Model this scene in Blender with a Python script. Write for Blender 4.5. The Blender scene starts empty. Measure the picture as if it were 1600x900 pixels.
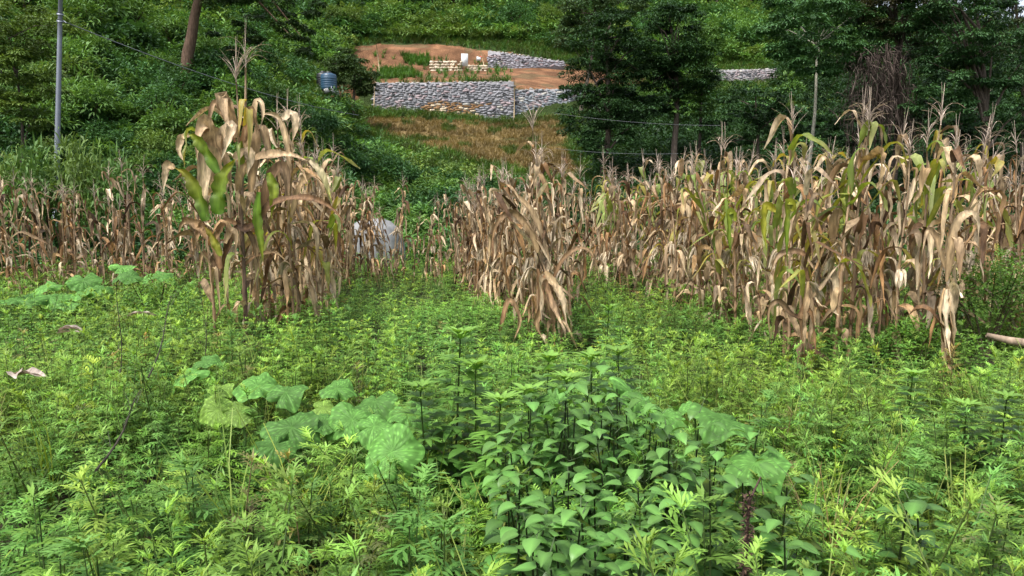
import bpy, math
import numpy as np
R = math.radians
sc = bpy.context.scene
COL = sc.collection

# ------------------------------------------------------------------ camera, world, sun, exposure
CAM = np.array([0.0, 0.0, 1.65]); PITCH = R(5.25); F = 1155.0
cam_d = bpy.data.cameras.new('camera'); cam = bpy.data.objects.new('camera', cam_d); COL.objects.link(cam)
cam.location = CAM; cam.rotation_euler = (R(90) - PITCH, 0, 0)
cam_d.sensor_width = 36; cam_d.lens = 36 * F / 1600; cam_d.clip_start = 0.05; cam_d.clip_end = 2000
sc.camera = cam
W = bpy.data.worlds.new('World'); sc.world = W; W.use_nodes = True
nt = W.node_tree; nt.nodes.clear()
sky = nt.nodes.new('ShaderNodeTexSky'); sky.sky_type = 'NISHITA'; sky.sun_disc = False
SUN_EL, SUN_AZ = 60, 222
sky.sun_elevation = R(SUN_EL); sky.sun_rotation = R(SUN_AZ); sky.dust_density = 4; sky.air_density = 1.0; sky.ozone_density = 1.0
hs = nt.nodes.new('ShaderNodeHueSaturation'); hs.inputs['Saturation'].default_value = 0.45
bg = nt.nodes.new('ShaderNodeBackground'); bg.inputs[1].default_value = 0.15
wo = nt.nodes.new('ShaderNodeOutputWorld')
nt.links.new(sky.outputs[0], hs.inputs['Color']); nt.links.new(hs.outputs[0], bg.inputs[0]); nt.links.new(bg.outputs[0], wo.inputs[0])
sd = bpy.data.lights.new('sun', 'SUN'); sd.energy = 2.0; sd.angle = R(15); sd.color = (1, .97, .92)
sun = bpy.data.objects.new('sun', sd); COL.objects.link(sun)
# sun comes from over the photographer's shoulder
sun.rotation_euler = (R(90 - SUN_EL), 0, R(180 - SUN_AZ))
sc.view_settings.view_transform = 'Standard'; sc.view_settings.look = 'None'
sc.view_settings.gamma = 1; sc.view_settings.exposure = 1.12; sc.view_settings.use_curve_mapping = False
sc.cycles.max_bounces = 6; sc.cycles.diffuse_bounces = 3; sc.cycles.transmission_bounces = 4; sc.cycles.transparent_max_bounces = 4
sc.cycles.caustics_reflective = False; sc.cycles.caustics_refractive = False

# ------------------------------------------------------------------ small helpers
rng = np.random.default_rng(11)
U = lambda a, b, n=None: rng.uniform(a, b, n)
A = lambda *v: np.array(v, float)
cp, sp_ = math.cos(PITCH), math.sin(PITCH)
def ray(px, py):
    a = (px - 800) / F; b = (450 - py) / F
    return A(a, cp + b * sp_, -sp_ + b * cp)
def at(px, py, y):
    d = ray(px, py); return CAM + d * (y / d[1])
def proj(P):
    P = np.atleast_2d(P) - CAM
    dz = P[:, 1] * cp - P[:, 2] * sp_; up = P[:, 1] * sp_ + P[:, 2] * cp
    dz = np.maximum(dz, .01)
    return 800 + F * P[:, 0] / dz, 450 - F * up / dz
def inpoly(px, py, poly):
    r = np.zeros(np.shape(px), bool); n = len(poly)
    for i in range(n):
        x0, y0 = poly[i]; x1, y1 = poly[(i + 1) % n]
        c = ((y0 > py) != (y1 > py)) & (px < (x1 - x0) * (py - y0) / ((y1 - y0) + 1e-9) + x0)
        r ^= c
    return r
_tab = rng.random((64, 64))
def vnoise(x, y, s=1.0):
    x = np.asarray(x, float) / s + 100; y = np.asarray(y, float) / s + 100
    xi = np.floor(x).astype(int); yi = np.floor(y).astype(int); fx = x - xi; fy = y - yi
    fx = fx * fx * (3 - 2 * fx); fy = fy * fy * (3 - 2 * fy)
    g = lambda i, j: _tab[i % 64, j % 64]
    return (g(xi, yi) * (1 - fx) + g(xi + 1, yi) * fx) * (1 - fy) + (g(xi, yi + 1) * (1 - fx) + g(xi + 1, yi + 1) * fx) * fy

# ------------------------------------------------------------------ terrain shape
UK = [-.75, -.43, -.26, -.19, .0, .085, .13, .30, .42, .75]
PR = [
 ([0, 18.5, 22, 30, 40, 60, 100, 160, 400], [0, 0, 1.6, 7.2, 14, 27, 50, 80, 150]),
 ([0, 20, 24, 35, 45, 60, 100, 160, 400], [0, 0, 1.3, 7.6, 12.5, 21, 43, 75, 145]),
 ([0, 25, 30, 50, 63, 75, 110, 160, 400], [0, 0, 1.6, 10.0, 14.6, 19.5, 36, 62, 130]),
 ([0, 28, 44, 62.6, 63.6, 73, 76, 110, 160, 400], [0, 0, 4.4, 10.8, 13.0, 16.0, 18.6, 37, 66, 130]),
 ([0, 29, 44, 62.6, 63.6, 73, 75.5, 77, 110, 160, 400], [0, 0, 4.2, 10.0, 12.9, 16.0, 16.8, 18.7, 37, 64, 125]),
 ([0, 29, 44, 62.6, 63.6, 73, 75.5, 77, 110, 160, 400], [0, 0, 4.2, 10.3, 12.4, 15.8, 16.3, 17.2, 36, 60, 120]),
 ([0, 28, 40, 60, 79, 81, 110, 135, 160, 400], [0, 0, 3.2, 9, 16.2, 17.0, 31, 42, 52, 90]),
 ([0, 27, 40, 60, 79, 81, 110, 135, 160, 400], [0, 0, 3.0, 8.6, 15.9, 17.3, 30, 40, 50, 80]),
 ([0, 26, 40, 60, 80, 110, 160, 400], [0, 0, 2.8, 8.2, 15.5, 29, 44, 70]),
 ([0, 25, 40, 60, 80, 110, 160, 400], [0, 0, 2.6, 7.6, 14.5, 27, 36, 50])]
def hz(x, y):
    x = np.asarray(x, float); y = np.asarray(y, float)
    u = np.clip(x / np.maximum(y, 6), -.75, .75)
    cols = np.stack([np.interp(y, a, b) for a, b in PR], -1)
    k = np.clip(np.searchsorted(UK, u) - 1, 0, len(UK) - 2)
    UKa = np.array(UK); t = (u - UKa[k]) / (UKa[k + 1] - UKa[k]); t = t * t * (3 - 2 * t)
    z = np.take_along_axis(cols, k[..., None], -1)[..., 0] * (1 - t) + np.take_along_axis(cols, k[..., None] + 1, -1)[..., 0] * t
    z = z + .28 * np.exp(-(((x + 3.2) / 2.2) ** 2 + ((y - 9) / 3.5) ** 2))
    z = z + .12 * (vnoise(x, y, 2.3) - .5) * np.clip(y / 6, 0, 1)
    hill = np.clip((y - 24) / 12, 0, 1)
    z = z + hill * (.9 * (vnoise(x + 7, y, 6) - .5)) * (1 - ((u > -.2) & (u < .13) & (y > 55) & (y < 80)) * .85)
    return z
def H(x, y): return float(hz(x, y))

# ------------------------------------------------------------------ geometry kit: geo = (V, Q, C)
def cat(gs):
    Vs, Qs, Cs, n = [], [], [], 0
    for v, q, c in gs:
        Vs.append(v); Qs.append(q + n); Cs.append(c); n += len(v)
    return np.concatenate(Vs), np.concatenate(Qs), np.concatenate(Cs)
def bc(v, n):
    v = np.asarray(v, float)
    return np.broadcast_to(v, (n,)).copy() if v.ndim == 0 else v
def bcc(c, n):
    c = np.asarray(c, float)
    return np.broadcast_to(c, (n, 3)) if c.ndim == 1 else c
PROF = {'leaf': lambda t: np.interp(t, [0, .12, .4, .75, 1], [.15, .6, 1, .62, .03]),
        'heart': lambda t: np.interp(t, [0, .05, .2, .4, .7, .88, 1], [.25, .75, 1, .93, .5, .17, .02]),
        'blade': lambda t: np.interp(t, [0, .1, .35, .7, 1], [.5, .8, 1, .7, .04]),
        'maize': lambda t: np.interp(t, [0, .08, .3, .55, .75, .9, 1], [.45, .75, 1, .92, .6, .25, .04]),
        'dia': lambda t: np.interp(t, [0, .45, 1], [.12, 1, .05]),
        'stick': lambda t: np.interp(t, [0, 1], [1, .35])}
def leaves(o, az, el0, el1, L, Wd, S=4, prof='leaf', cols=3, fold=.25, twist=0., tb=.5, bw=1., c0=(.1, .2, .05), c1=None, mid=None, drift=0., wave=0., fold1=None):
    """N leaf strips; angles in degrees. Returns a geo."""
    o = np.atleast_2d(o).astype(float); n = len(o)
    az, el0, el1, L, Wd, fold, twist, tb, bw, drift, wave = [bc(v, n)[:, None] for v in (az, el0, el1, L, Wd, fold, twist, tb, bw, drift, wave)]
    fold1 = fold if fold1 is None else bc(fold1, n)[:, None]
    c0 = bcc(c0, n); c1 = c0 if c1 is None else bcc(c1, n)
    t = np.linspace(0, 1, S + 1)[None]
    k = np.clip((t - tb) / bw + .5, 0, 1); k = k * k * (3 - 2 * k)
    el = np.radians(el0 + (el1 - el0) * k); a = np.radians(az + drift * t)
    T = np.stack([np.cos(a) * np.cos(el), np.sin(a) * np.cos(el), np.sin(el)], -1)
    step = np.concatenate([np.zeros((n, 1, 3)), (T[:, :-1] + T[:, 1:]) * .5 * (L / S)[..., None]], 1)
    P = o[:, None] + np.cumsum(step, 1)
    s = np.stack([-np.sin(a), np.cos(a), np.zeros_like(a)], -1)
    nn = np.cross(T, s)
    tw = np.radians(twist * t)[..., None]
    s2 = s * np.cos(tw) + nn * np.sin(tw); n2 = -s * np.sin(tw) + nn * np.cos(tw)
    w = (Wd * PROF[prof](t) * .5)[..., None]
    fo = (fold + (fold1 - fold) * t)[..., None]
    cf, sf = np.cos(fo), np.sin(fo)
    wv = (wave * Wd)[..., None] * np.stack([np.sin(t * 17 + az), np.sin(t * 13 + az * 2)], -1)
    lf = P - s2 * w * cf + n2 * w * sf + n2 * wv[..., :1]
    rt = P + s2 * w * cf + n2 * w * sf + n2 * wv[..., 1:]
    cc = c0[:, None] * (1 - t[..., None]) + c1[:, None] * t[..., None]
    if cols == 3:
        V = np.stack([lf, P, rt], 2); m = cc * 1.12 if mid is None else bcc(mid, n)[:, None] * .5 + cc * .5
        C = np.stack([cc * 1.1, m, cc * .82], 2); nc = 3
    else:
        V = np.stack([lf, rt], 2); C = np.stack([cc, cc], 2); nc = 2
    b = (np.arange(n) * (S + 1) * nc)[:, None, None]; i = (np.arange(S) * nc)[None, :, None]; j = np.arange(nc - 1)[None, None]
    q0 = b + i + j
    Q = np.stack([q0, q0 + 1, q0 + nc + 1, q0 + nc], -1).reshape(-1, 4)
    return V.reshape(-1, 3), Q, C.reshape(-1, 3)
def tube(pts, r, n=6, c=(.3, .3, .3), c1=None, cap=True):
    pts = np.asarray(pts, float); m = len(pts); r = bc(r, m)
    T = np.gradient(pts, axis=0); T /= np.linalg.norm(T, axis=1)[:, None] + 1e-9
    ref = A(0, 0, 1) if abs(T[:, 2]).mean() < .8 else A(1, 0, 0)
    s = np.cross(T, ref); s /= np.linalg.norm(s, axis=1)[:, None] + 1e-9; t2 = np.cross(T, s)
    a = np.linspace(0, 2 * np.pi, n, endpoint=False)
    V = pts[:, None] + r[:, None, None] * (s[:, None] * np.cos(a)[None, :, None] + t2[:, None] * np.sin(a)[None, :, None])
    i = np.arange(m - 1)[:, None] * n; j = np.arange(n)[None]; j2 = (j + 1) % n
    Q = np.stack([i + j, i + j2, i + n + j2, i + n + j], -1).reshape(-1, 4)
    V = V.reshape(-1, 3)
    c = A(*c); c1 = c if c1 is None else A(*c1)
    k = np.linspace(0, 1, m)[:, None, None]; C = np.broadcast_to(c * (1 - k) + c1 * k, (m, n, 3)).reshape(-1, 3)
    if cap:
        for e in (0, m - 1):
            b = len(V); V = np.vstack([V, pts[e]]); C = np.vstack([C, c1 if e else c]); o = e * n
            qs = [[b, o + q, o + (q + 1) % n, o + (q + 2) % n] for q in range(0, n - 1, 2)]
            if e: qs = [q[::-1] for q in qs]
            Q = np.vstack([Q, np.array(qs)])
    return V, Q, C
def lathe(prof, n=24, c=(.3, .3, .3), o=(0, 0, 0)):
    return tube_prof(prof, n, c, o)
def tube_prof(prof, n, c, o):
    m = len(prof); a = np.linspace(0, 2 * np.pi, n, endpoint=False)
    V = np.array([[r * math.cos(t) + o[0], r * math.sin(t) + o[1], z + o[2]] for r, z in prof for t in a])
    i = np.arange(m - 1)[:, None] * n; j = np.arange(n)[None]; j2 = (j + 1) % n
    Q = np.stack([i + j, i + j2, i + n + j2, i + n + j], -1).reshape(-1, 4)
    return V, Q, np.broadcast_to(A(*c), (len(V), 3)).copy()
def box(c0, sz, c=(.3, .3, .3), jit=0.):
    x, y, z = c0; a, b, d = [q / 2 for q in sz]
    V = np.array([[x + i * a, y + j * b, z + k * d] for k in (-1, 1) for j in (-1, 1) for i in (-1, 1)], float)
    if jit: V += rng.normal(0, jit, V.shape)
    Q = np.array([[0, 2, 3, 1], [4, 5, 7, 6], [0, 1, 5, 4], [2, 6, 7, 3], [0, 4, 6, 2], [1, 3, 7, 5]])
    return V, Q, np.broadcast_to(A(*c), (8, 3)).copy()
_g = np.array([[i, j, k] for i in (-1, 0, 1) for j in (-1, 0, 1) for k in (-1, 0, 1)], float)
_idx = {tuple(v): i for i, v in enumerate(_g.astype(int))}
_sq = []
for ax in range(3):
    for s in (-1, 1):
        for a in (-1, 0):
            for b in (-1, 0):
                def mk(p, q):
                    v = [0, 0, 0]; v[ax] = s; v[(ax + 1) % 3] = p; v[(ax + 2) % 3] = q; return _idx[tuple(v)]
                q = [mk(a, b), mk(a + 1, b), mk(a + 1, b + 1), mk(a, b + 1)]
                _sq.append(q if s > 0 else q[::-1])
_sq = np.array(_sq)
_unit = _g / np.maximum(np.linalg.norm(_g, axis=1), 1)[:, None] ** .55
def stones(P, sz, cols, jit=.16):
    """rounded rough stones at P with full sizes sz"""
    n = len(P); V = _unit[None] * (sz[:, None] * .5) * (1 + rng.normal(0, jit * .7, (n, 27, 1)))
    a = rng.normal(0, .22, n); ca, sa = np.cos(a)[:, None], np.sin(a)[:, None]
    x = V[..., 0] * ca - V[..., 2] * sa; z = V[..., 0] * sa + V[..., 2] * ca
    V = np.stack([x, V[..., 1], z], -1) + P[:, None]
    Q = (np.arange(n) * 27)[:, None, None] + _sq[None]
    C = np.repeat(cols[:, None], 27, 1)
    return V.reshape(-1, 3), Q.reshape(-1, 4), C.reshape(-1, 3)
def xf(g, loc=(0, 0, 0), rz=0., s=1., cm=1.):
    v, q, c = g; ca, sa = math.cos(rz), math.sin(rz)
    M = np.array([[ca, -sa, 0], [sa, ca, 0], [0, 0, 1]])
    return (v * s) @ M.T + A(*loc), q, c * cm
def scatter(protos, P, rz, s, sz=None, cm=None, tilt=None, pick=None):
    n = len(P); pick = rng.integers(0, len(protos), n) if pick is None else pick
    sz = np.ones(n) if sz is None else sz
    cm = np.ones((n, 3)) if cm is None else cm
    tilt = np.zeros((n, 2)) if tilt is None else tilt
    out = []
    for k, (v, q, c) in enumerate(protos):
        ii = np.where(pick == k)[0]
        if not len(ii): continue
        ca, sa = np.cos(rz[ii])[:, None], np.sin(rz[ii])[:, None]
        x, y, z = v[:, 0][None], v[:, 1][None], v[:, 2][None]
        z2 = z * (s[ii] * sz[ii])[:, None]
        X = (x * ca - y * sa) * s[ii][:, None] + z2 * tilt[ii, :1] + P[ii, :1]
        Y = (x * sa + y * ca) * s[ii][:, None] + z2 * tilt[ii, 1:] + P[ii, 1:2]
        V = np.stack([X, Y, z2 + P[ii, 2:3]], -1)
        Q = (np.arange(len(ii)) * len(v))[:, None, None] + q[None]
        C = c[None] * cm[ii][:, None]
        out.append((V.reshape(-1, 3), Q.reshape(-1, 4), C.reshape(-1, 3)))
    return cat(out)
def mesh(name, g, mat, smooth=False):
    V, Q, C = g; me = bpy.data.meshes.new(name)
    me.vertices.add(len(V)); me.vertices.foreach_set('co', V.astype(np.float32).ravel())
    me.loops.add(len(Q) * 4); me.loops.foreach_set('vertex_index', Q.astype(np.int32).ravel())
    me.polygons.add(len(Q)); me.polygons.foreach_set('loop_start', np.arange(0, len(Q) * 4, 4, dtype=np.int32))
    me.update(calc_edges=True)
    at_ = me.color_attributes.new('Col', 'FLOAT_COLOR', 'POINT')
    at_.data.foreach_set('color', np.concatenate([C, np.ones((len(C), 1))], 1).astype(np.float32).ravel())
    if smooth: me.polygons.foreach_set('use_smooth', np.ones(len(Q), bool))
    me.materials.append(mat); return me
def obj(name, g, mat, parent=None, smooth=False, loc=None, me=None):
    o = bpy.data.objects.new(name, me or mesh(name, g, mat, smooth)); COL.objects.link(o)
    if parent: o.parent = parent
    if loc is not None: o.location = loc
    return o
def tag(o, label=None, cat_=None, group=None, kind=None):
    if label: o['label'] = label
    if cat_: o['category'] = cat_
    if group: o['group'] = group
    if kind: o['kind'] = kind
    return o
def thing(name, label, cat_, loc=(0, 0, 0), group=None, rz=0):
    o = bpy.data.objects.new(name, None); COL.objects.link(o); o.location = loc; o.rotation_euler = (0, 0, rz)
    o.empty_display_size = .2
    return tag(o, label, cat_, group)
def copy_tree(o, loc, rz=0., s=(1, 1, 1), label=None, group=None, tilt=(0, 0)):
    c = o.copy(); COL.objects.link(c); c.location = loc; c.rotation_euler = (tilt[0], tilt[1], rz); c.scale = s
    if label: c['label'] = label
    if group: c['group'] = group
    for ch in o.children:
        d = ch.copy(); COL.objects.link(d); d.parent = c
    return c
class Kind:
    """first placement moves the original, later ones copy it"""
    def __init__(self, o): self.o = o; self.used = False
    def place(self, loc, rz=0., s=(1, 1, 1), label=None, group=None, tilt=(0, 0)):
        if self.used: return copy_tree(self.o, loc, rz, s, label, group, tilt)
        self.used = True; o = self.o; o.location = loc; o.rotation_euler = (tilt[0], tilt[1], rz); o.scale = s
        if label: o['label'] = label
        if group: o['group'] = group
        return o

# ------------------------------------------------------------------ materials
def nodes(name):
    m = bpy.data.materials.new(name); m.use_nodes = True; t = m.node_tree; t.nodes.clear()
    return m, t, t.nodes.new('ShaderNodeOutputMaterial')
def leaf_mat(name, trans=.3, rough=.5, spec=.3, nscale=9., namp=.35, tcol=(1.25, 1.15, .6), rnd=.25, stretch=(1, 1, 1), bump=0.):
    m, t, out = nodes(name); L = t.links.new
    at_ = t.nodes.new('ShaderNodeAttribute'); at_.attribute_name = 'Col'
    tc = t.nodes.new('ShaderNodeTexCoord'); mp = t.nodes.new('ShaderNodeMapping'); mp.inputs['Scale'].default_value = stretch
    L(tc.outputs['Object'], mp.inputs[0])
    nz = t.nodes.new('ShaderNodeTexNoise'); nz.inputs['Scale'].default_value = nscale; nz.inputs['Detail'].default_value = 4
    L(mp.outputs[0], nz.inputs['Vector'])
    mr = t.nodes.new('ShaderNodeMapRange'); mr.inputs[1].default_value = .3; mr.inputs[2].default_value = .7
    mr.inputs[3].default_value = 1 - namp; mr.inputs[4].default_value = 1 + namp; L(nz.outputs[0], mr.inputs[0])
    oi = t.nodes.new('ShaderNodeObjectInfo')
    mr2 = t.nodes.new('ShaderNodeMapRange'); mr2.inputs[3].default_value = 1 - rnd; mr2.inputs[4].default_value = 1 + rnd
    L(oi.outputs['Random'], mr2.inputs[0])
    mu = t.nodes.new('ShaderNodeMath'); mu.operation = 'MULTIPLY'; L(mr.outputs[0], mu.inputs[0]); L(mr2.outputs[0], mu.inputs[1])
    vm = t.nodes.new('ShaderNodeVectorMath'); vm.operation = 'SCALE'; L(at_.outputs['Color'], vm.inputs[0]); L(mu.outputs[0], vm.inputs['Scale'])
    p = t.nodes.new('ShaderNodeBsdfPrincipled'); p.inputs['Roughness'].default_value = rough; p.inputs['Specular IOR Level'].default_value = spec
    L(vm.outputs[0], p.inputs['Base Color'])
    if bump:
        b = t.nodes.new('ShaderNodeBump'); b.inputs['Strength'].default_value = bump; b.inputs['Distance'].default_value = .01; L(nz.outputs[0], b.inputs['Height']); L(b.outputs[0], p.inputs['Normal'])
    if trans:
        tr = t.nodes.new('ShaderNodeBsdfTranslucent'); v2 = t.nodes.new('ShaderNodeVectorMath'); v2.operation = 'MULTIPLY'; v2.inputs[1].default_value = tcol
        L(vm.outputs[0], v2.inputs[0]); L(v2.outputs[0], tr.inputs[0])
        mx = t.nodes.new('ShaderNodeMixShader'); mx.inputs[0].default_value = trans; L(p.outputs[0], mx.inputs[1]); L(tr.outputs[0], mx.inputs[2]); L(mx.outputs[0], out.inputs[0])
    else: L(p.outputs[0], out.inputs[0])
    return m
M_weed = leaf_mat('weed_leaf', .35, .5, .25, 1.6, .3)
M_broad = leaf_mat('broad_leaf', .28, .42, .35, 14, .18, rnd=.15)
M_pump = leaf_mat('pumpkin_leaf', .25, .6, .2, 20, .16, bump=.25, rnd=.12)
M_hill = leaf_mat('hill_leaf', .25, .55, .25, .5, .35, rnd=.22)
M_tree = leaf_mat('tree_leaf', .2, .5, .25, .8, .35, rnd=.15)
M_corn = leaf_mat('dry_leaf', .2, .62, .18, 30, .5, tcol=(1.1, 1, .8), rnd=.22, stretch=(1, 1, .25))
M_corng = leaf_mat('green_corn_leaf', .35, .5, .3, 30, .22, tcol=(1.3, 1.2, .4), rnd=.15, stretch=(1, 1, .2))
M_stem = leaf_mat('stem', 0, .6, .2, 30, .3)
M_bark = leaf_mat('bark', 0, .85, .1, 7, .45, stretch=(3, 3, .6), bump=.6)
M_stone = leaf_mat('stone', 0, .9, .15, 5, .4, bump=.5, rnd=.05)
M_vine = leaf_mat('dead_vine', 0, .9, .1, 3, .4)
def plain(name, c, rough=.6, nscale=8, namp=.12, bump=0., metal=0., distort=.01):
    m, t, out = nodes(name); L = t.links.new
    tc = t.nodes.new('ShaderNodeTexCoord'); nz = t.nodes.new('ShaderNodeTexNoise'); nz.inputs['Scale'].default_value = nscale; nz.inputs['Detail'].default_value = 6
    L(tc.outputs['Object'], nz.inputs['Vector'])
    mx = t.nodes.new('ShaderNodeMix'); mx.data_type = 'RGBA'
    mx.inputs[6].default_value = (*[q * (1 - namp) for q in c], 1); mx.inputs[7].default_value = (*[min(1, q * (1 + namp)) for q in c], 1)
    L(nz.outputs[0], mx.inputs[0])
    p = t.nodes.new('ShaderNodeBsdfPrincipled'); p.inputs['Roughness'].default_value = rough; p.inputs['Metallic'].default_value = metal
    L(mx.outputs[2], p.inputs['Base Color'])
    if bump:
        b = t.nodes.new('ShaderNodeBump'); b.inputs['Strength'].default_value = bump; b.inputs['Distance'].default_value = .02; L(nz.outputs[0], b.inputs['Height']); L(b.outputs[0], p.inputs['Normal'])
    L(p.outputs[0], out.inputs[0]); return m
M_mortar = plain('mortar', (.22, .215, .225), .95, 3, .35, .8)
M_blue = plain('blue_plastic', (.028, .07, .12), .35, 2, .2)
M_black = plain('black_plastic', (.012, .014, .018), .45, 3, .2)
M_galv = plain('galvanised_steel', (.2, .22, .26), .45, 5, .2, .1, .4)
M_wire = plain('cable', (.12, .13, .14), .6)
M_white = plain('white_board', (.55, .57, .57), .6, 3, .1)
M_red = plain('red_cloth', (.5, .09, .06), .7)
M_bamboo = plain('bamboo', (.36, .27, .15), .6, 6, .3)

# ------------------------------------------------------------------ ground and hillside
STRAW = [(540, 196), (580, 186), (640, 186), (700, 190), (790, 192), (870, 182), (886, 200), (890, 250), (915, 275), (880, 283), (780, 262), (752, 258), (700, 242), (655, 232), (600, 214)]
TERR = [(548, 72), (600, 69), (690, 69), (765, 79), (885, 98), (905, 110), (1010, 112), (1010, 134), (890, 141), (806, 143), (800, 129), (584, 131), (560, 112)]
SOIL2 = [(500, 134), (545, 134), (560, 150), (540, 165), (505, 158)]
SOIL3 = [(878, 235), (925, 255), (925, 290), (860, 290)]
def soilmat():
    m, t, out = nodes('soil'); L = t.links.new
    at_ = t.nodes.new('ShaderNodeAttribute'); at_.attribute_name = 'Col'
    tc = t.nodes.new('ShaderNodeTexCoord')
    n1 = t.nodes.new('ShaderNodeTexNoise'); n1.inputs['Scale'].default_value = .9; n1.inputs['Detail'].default_value = 8; n1.inputs['Roughness'].default_value = .7
    n2 = t.nodes.new('ShaderNodeTexNoise'); n2.inputs['Scale'].default_value = 9; n2.inputs['Detail'].default_value = 5
    L(tc.outputs['Object'], n1.inputs[0]); L(tc.outputs['Object'], n2.inputs[0])
    a = t.nodes.new('ShaderNodeMapRange'); a.inputs[1].default_value = .3; a.inputs[2].default_value = .7; a.inputs[3].default_value = .6; a.inputs[4].default_value = 1.35; L(n1.outputs[0], a.inputs[0])
    b = t.nodes.new('ShaderNodeMapRange'); b.inputs[1].default_value = .3; b.inputs[2].default_value = .7; b.inputs[3].default_value = .75; b.inputs[4].default_value = 1.25; L(n2.outputs[0], b.inputs[0])
    mu = t.nodes.new('ShaderNodeMath'); mu.operation = 'MULTIPLY'; L(a.outputs[0], mu.inputs[0]); L(b.outputs[0], mu.inputs[1])
    vm = t.nodes.new('ShaderNodeVectorMath'); vm.operation = 'SCALE'; L(at_.outputs['Color'], vm.inputs[0]); L(mu.outputs[0], vm.inputs['Scale'])
    p = t.nodes.new('ShaderNodeBsdfPrincipled'); p.inputs['Roughness'].default_value = .95; p.inputs['Specular IOR Level'].default_value = .1
    bp = t.nodes.new('ShaderNodeBump'); bp.inputs['Strength'].default_value = .8; bp.inputs['Distance'].default_value = .15; L(n2.outputs[0], bp.inputs['Height'])
    L(bp.outputs[0], p.inputs['Normal']); L(vm.outputs[0], p.inputs['Base Color']); L(p.outputs[0], out.inputs[0]); return m
M_soil = soilmat()
ys = np.concatenate([np.linspace(-12, 24, 120), np.linspace(24.25, 61, 130), np.linspace(61.2, 80, 110), np.linspace(81, 170, 80), np.linspace(175, 400, 20)])
us = np.concatenate([np.linspace(-3, -.8, 14), np.linspace(-.78, .78, 330), np.linspace(.8, 3, 14)])
YY, UU = np.meshgrid(ys, us, indexing='ij')
XX = UU * np.maximum(YY, 14)
ZZ = hz(XX, YY)
pxg, pyg = proj(np.stack([XX.ravel(), YY.ravel(), ZZ.ravel()], -1)); far = YY.ravel() > 38
jx = (vnoise(XX.ravel(), YY.ravel(), .8) - .5) * 14; jy = (vnoise(XX.ravel() + 9, YY.ravel(), .8) - .5) * 9
straw = inpoly(pxg + jx, pyg + jy, STRAW) & far
terr = (inpoly(pxg + jx * .6, pyg + jy * .6, TERR)) & (YY.ravel() > 63) & (YY.ravel() < 90)
s2 = (inpoly(pxg, pyg, SOIL2) | inpoly(pxg + jx, pyg + jy, SOIL3)) & far
c = np.tile(A(.035, .032, .018), (len(pxg), 1)); c[YY.ravel() > 24] = (.035, .055, .016)
c[straw] = (.19, .135, .06); c[terr] = (.165, .085, .045); c[s2] = (.14, .065, .035)
nn_ = vnoise(XX.ravel(), YY.ravel(), 1.5)
vv = (.6 + .8 * vnoise(XX.ravel(), YY.ravel(), .7)) * (.7 + .6 * vnoise(XX.ravel() + 5, YY.ravel(), 2.2)); c[terr] *= vv[terr][:, None]; c[straw] *= (vv[straw][:, None] + 1) / 2; c[terr & (nn_ > .7)] = (.13, .085, .045); c[straw & (nn_ > .72)] = (.07, .07, .026)
Vt = np.stack([XX.ravel(), YY.ravel(), ZZ.ravel()], -1)
# the soil steps up behind the retaining walls
ny, nu = YY.shape
i, j = np.meshgrid(np.arange(ny - 1), np.arange(nu - 1), indexing='ij'); q0 = i * nu + j
Qt = np.stack([q0, q0 + 1, q0 + nu + 1, q0 + nu], -1).reshape(-1, 4)
yq = YY.ravel()[Qt[:, 0]]; sm = straw[Qt[:, 0]]; tm = terr[Qt[:, 0]] | s2[Qt[:, 0]]
for nm, msk in (('ground', yq < 24.2), ('hillside', (yq >= 24.2) & ~sm & ~tm), ('straw_slope', (yq >= 24.2) & sm), ('earth_terrace', (yq >= 24.2) & tm & ~sm)):
    q = Qt[msk]; uq, inv = np.unique(q, return_inverse=True)
    tag(obj(nm, (Vt[uq], inv.reshape(-1, 4), c[uq]), M_soil, smooth=True), kind='structure')

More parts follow.
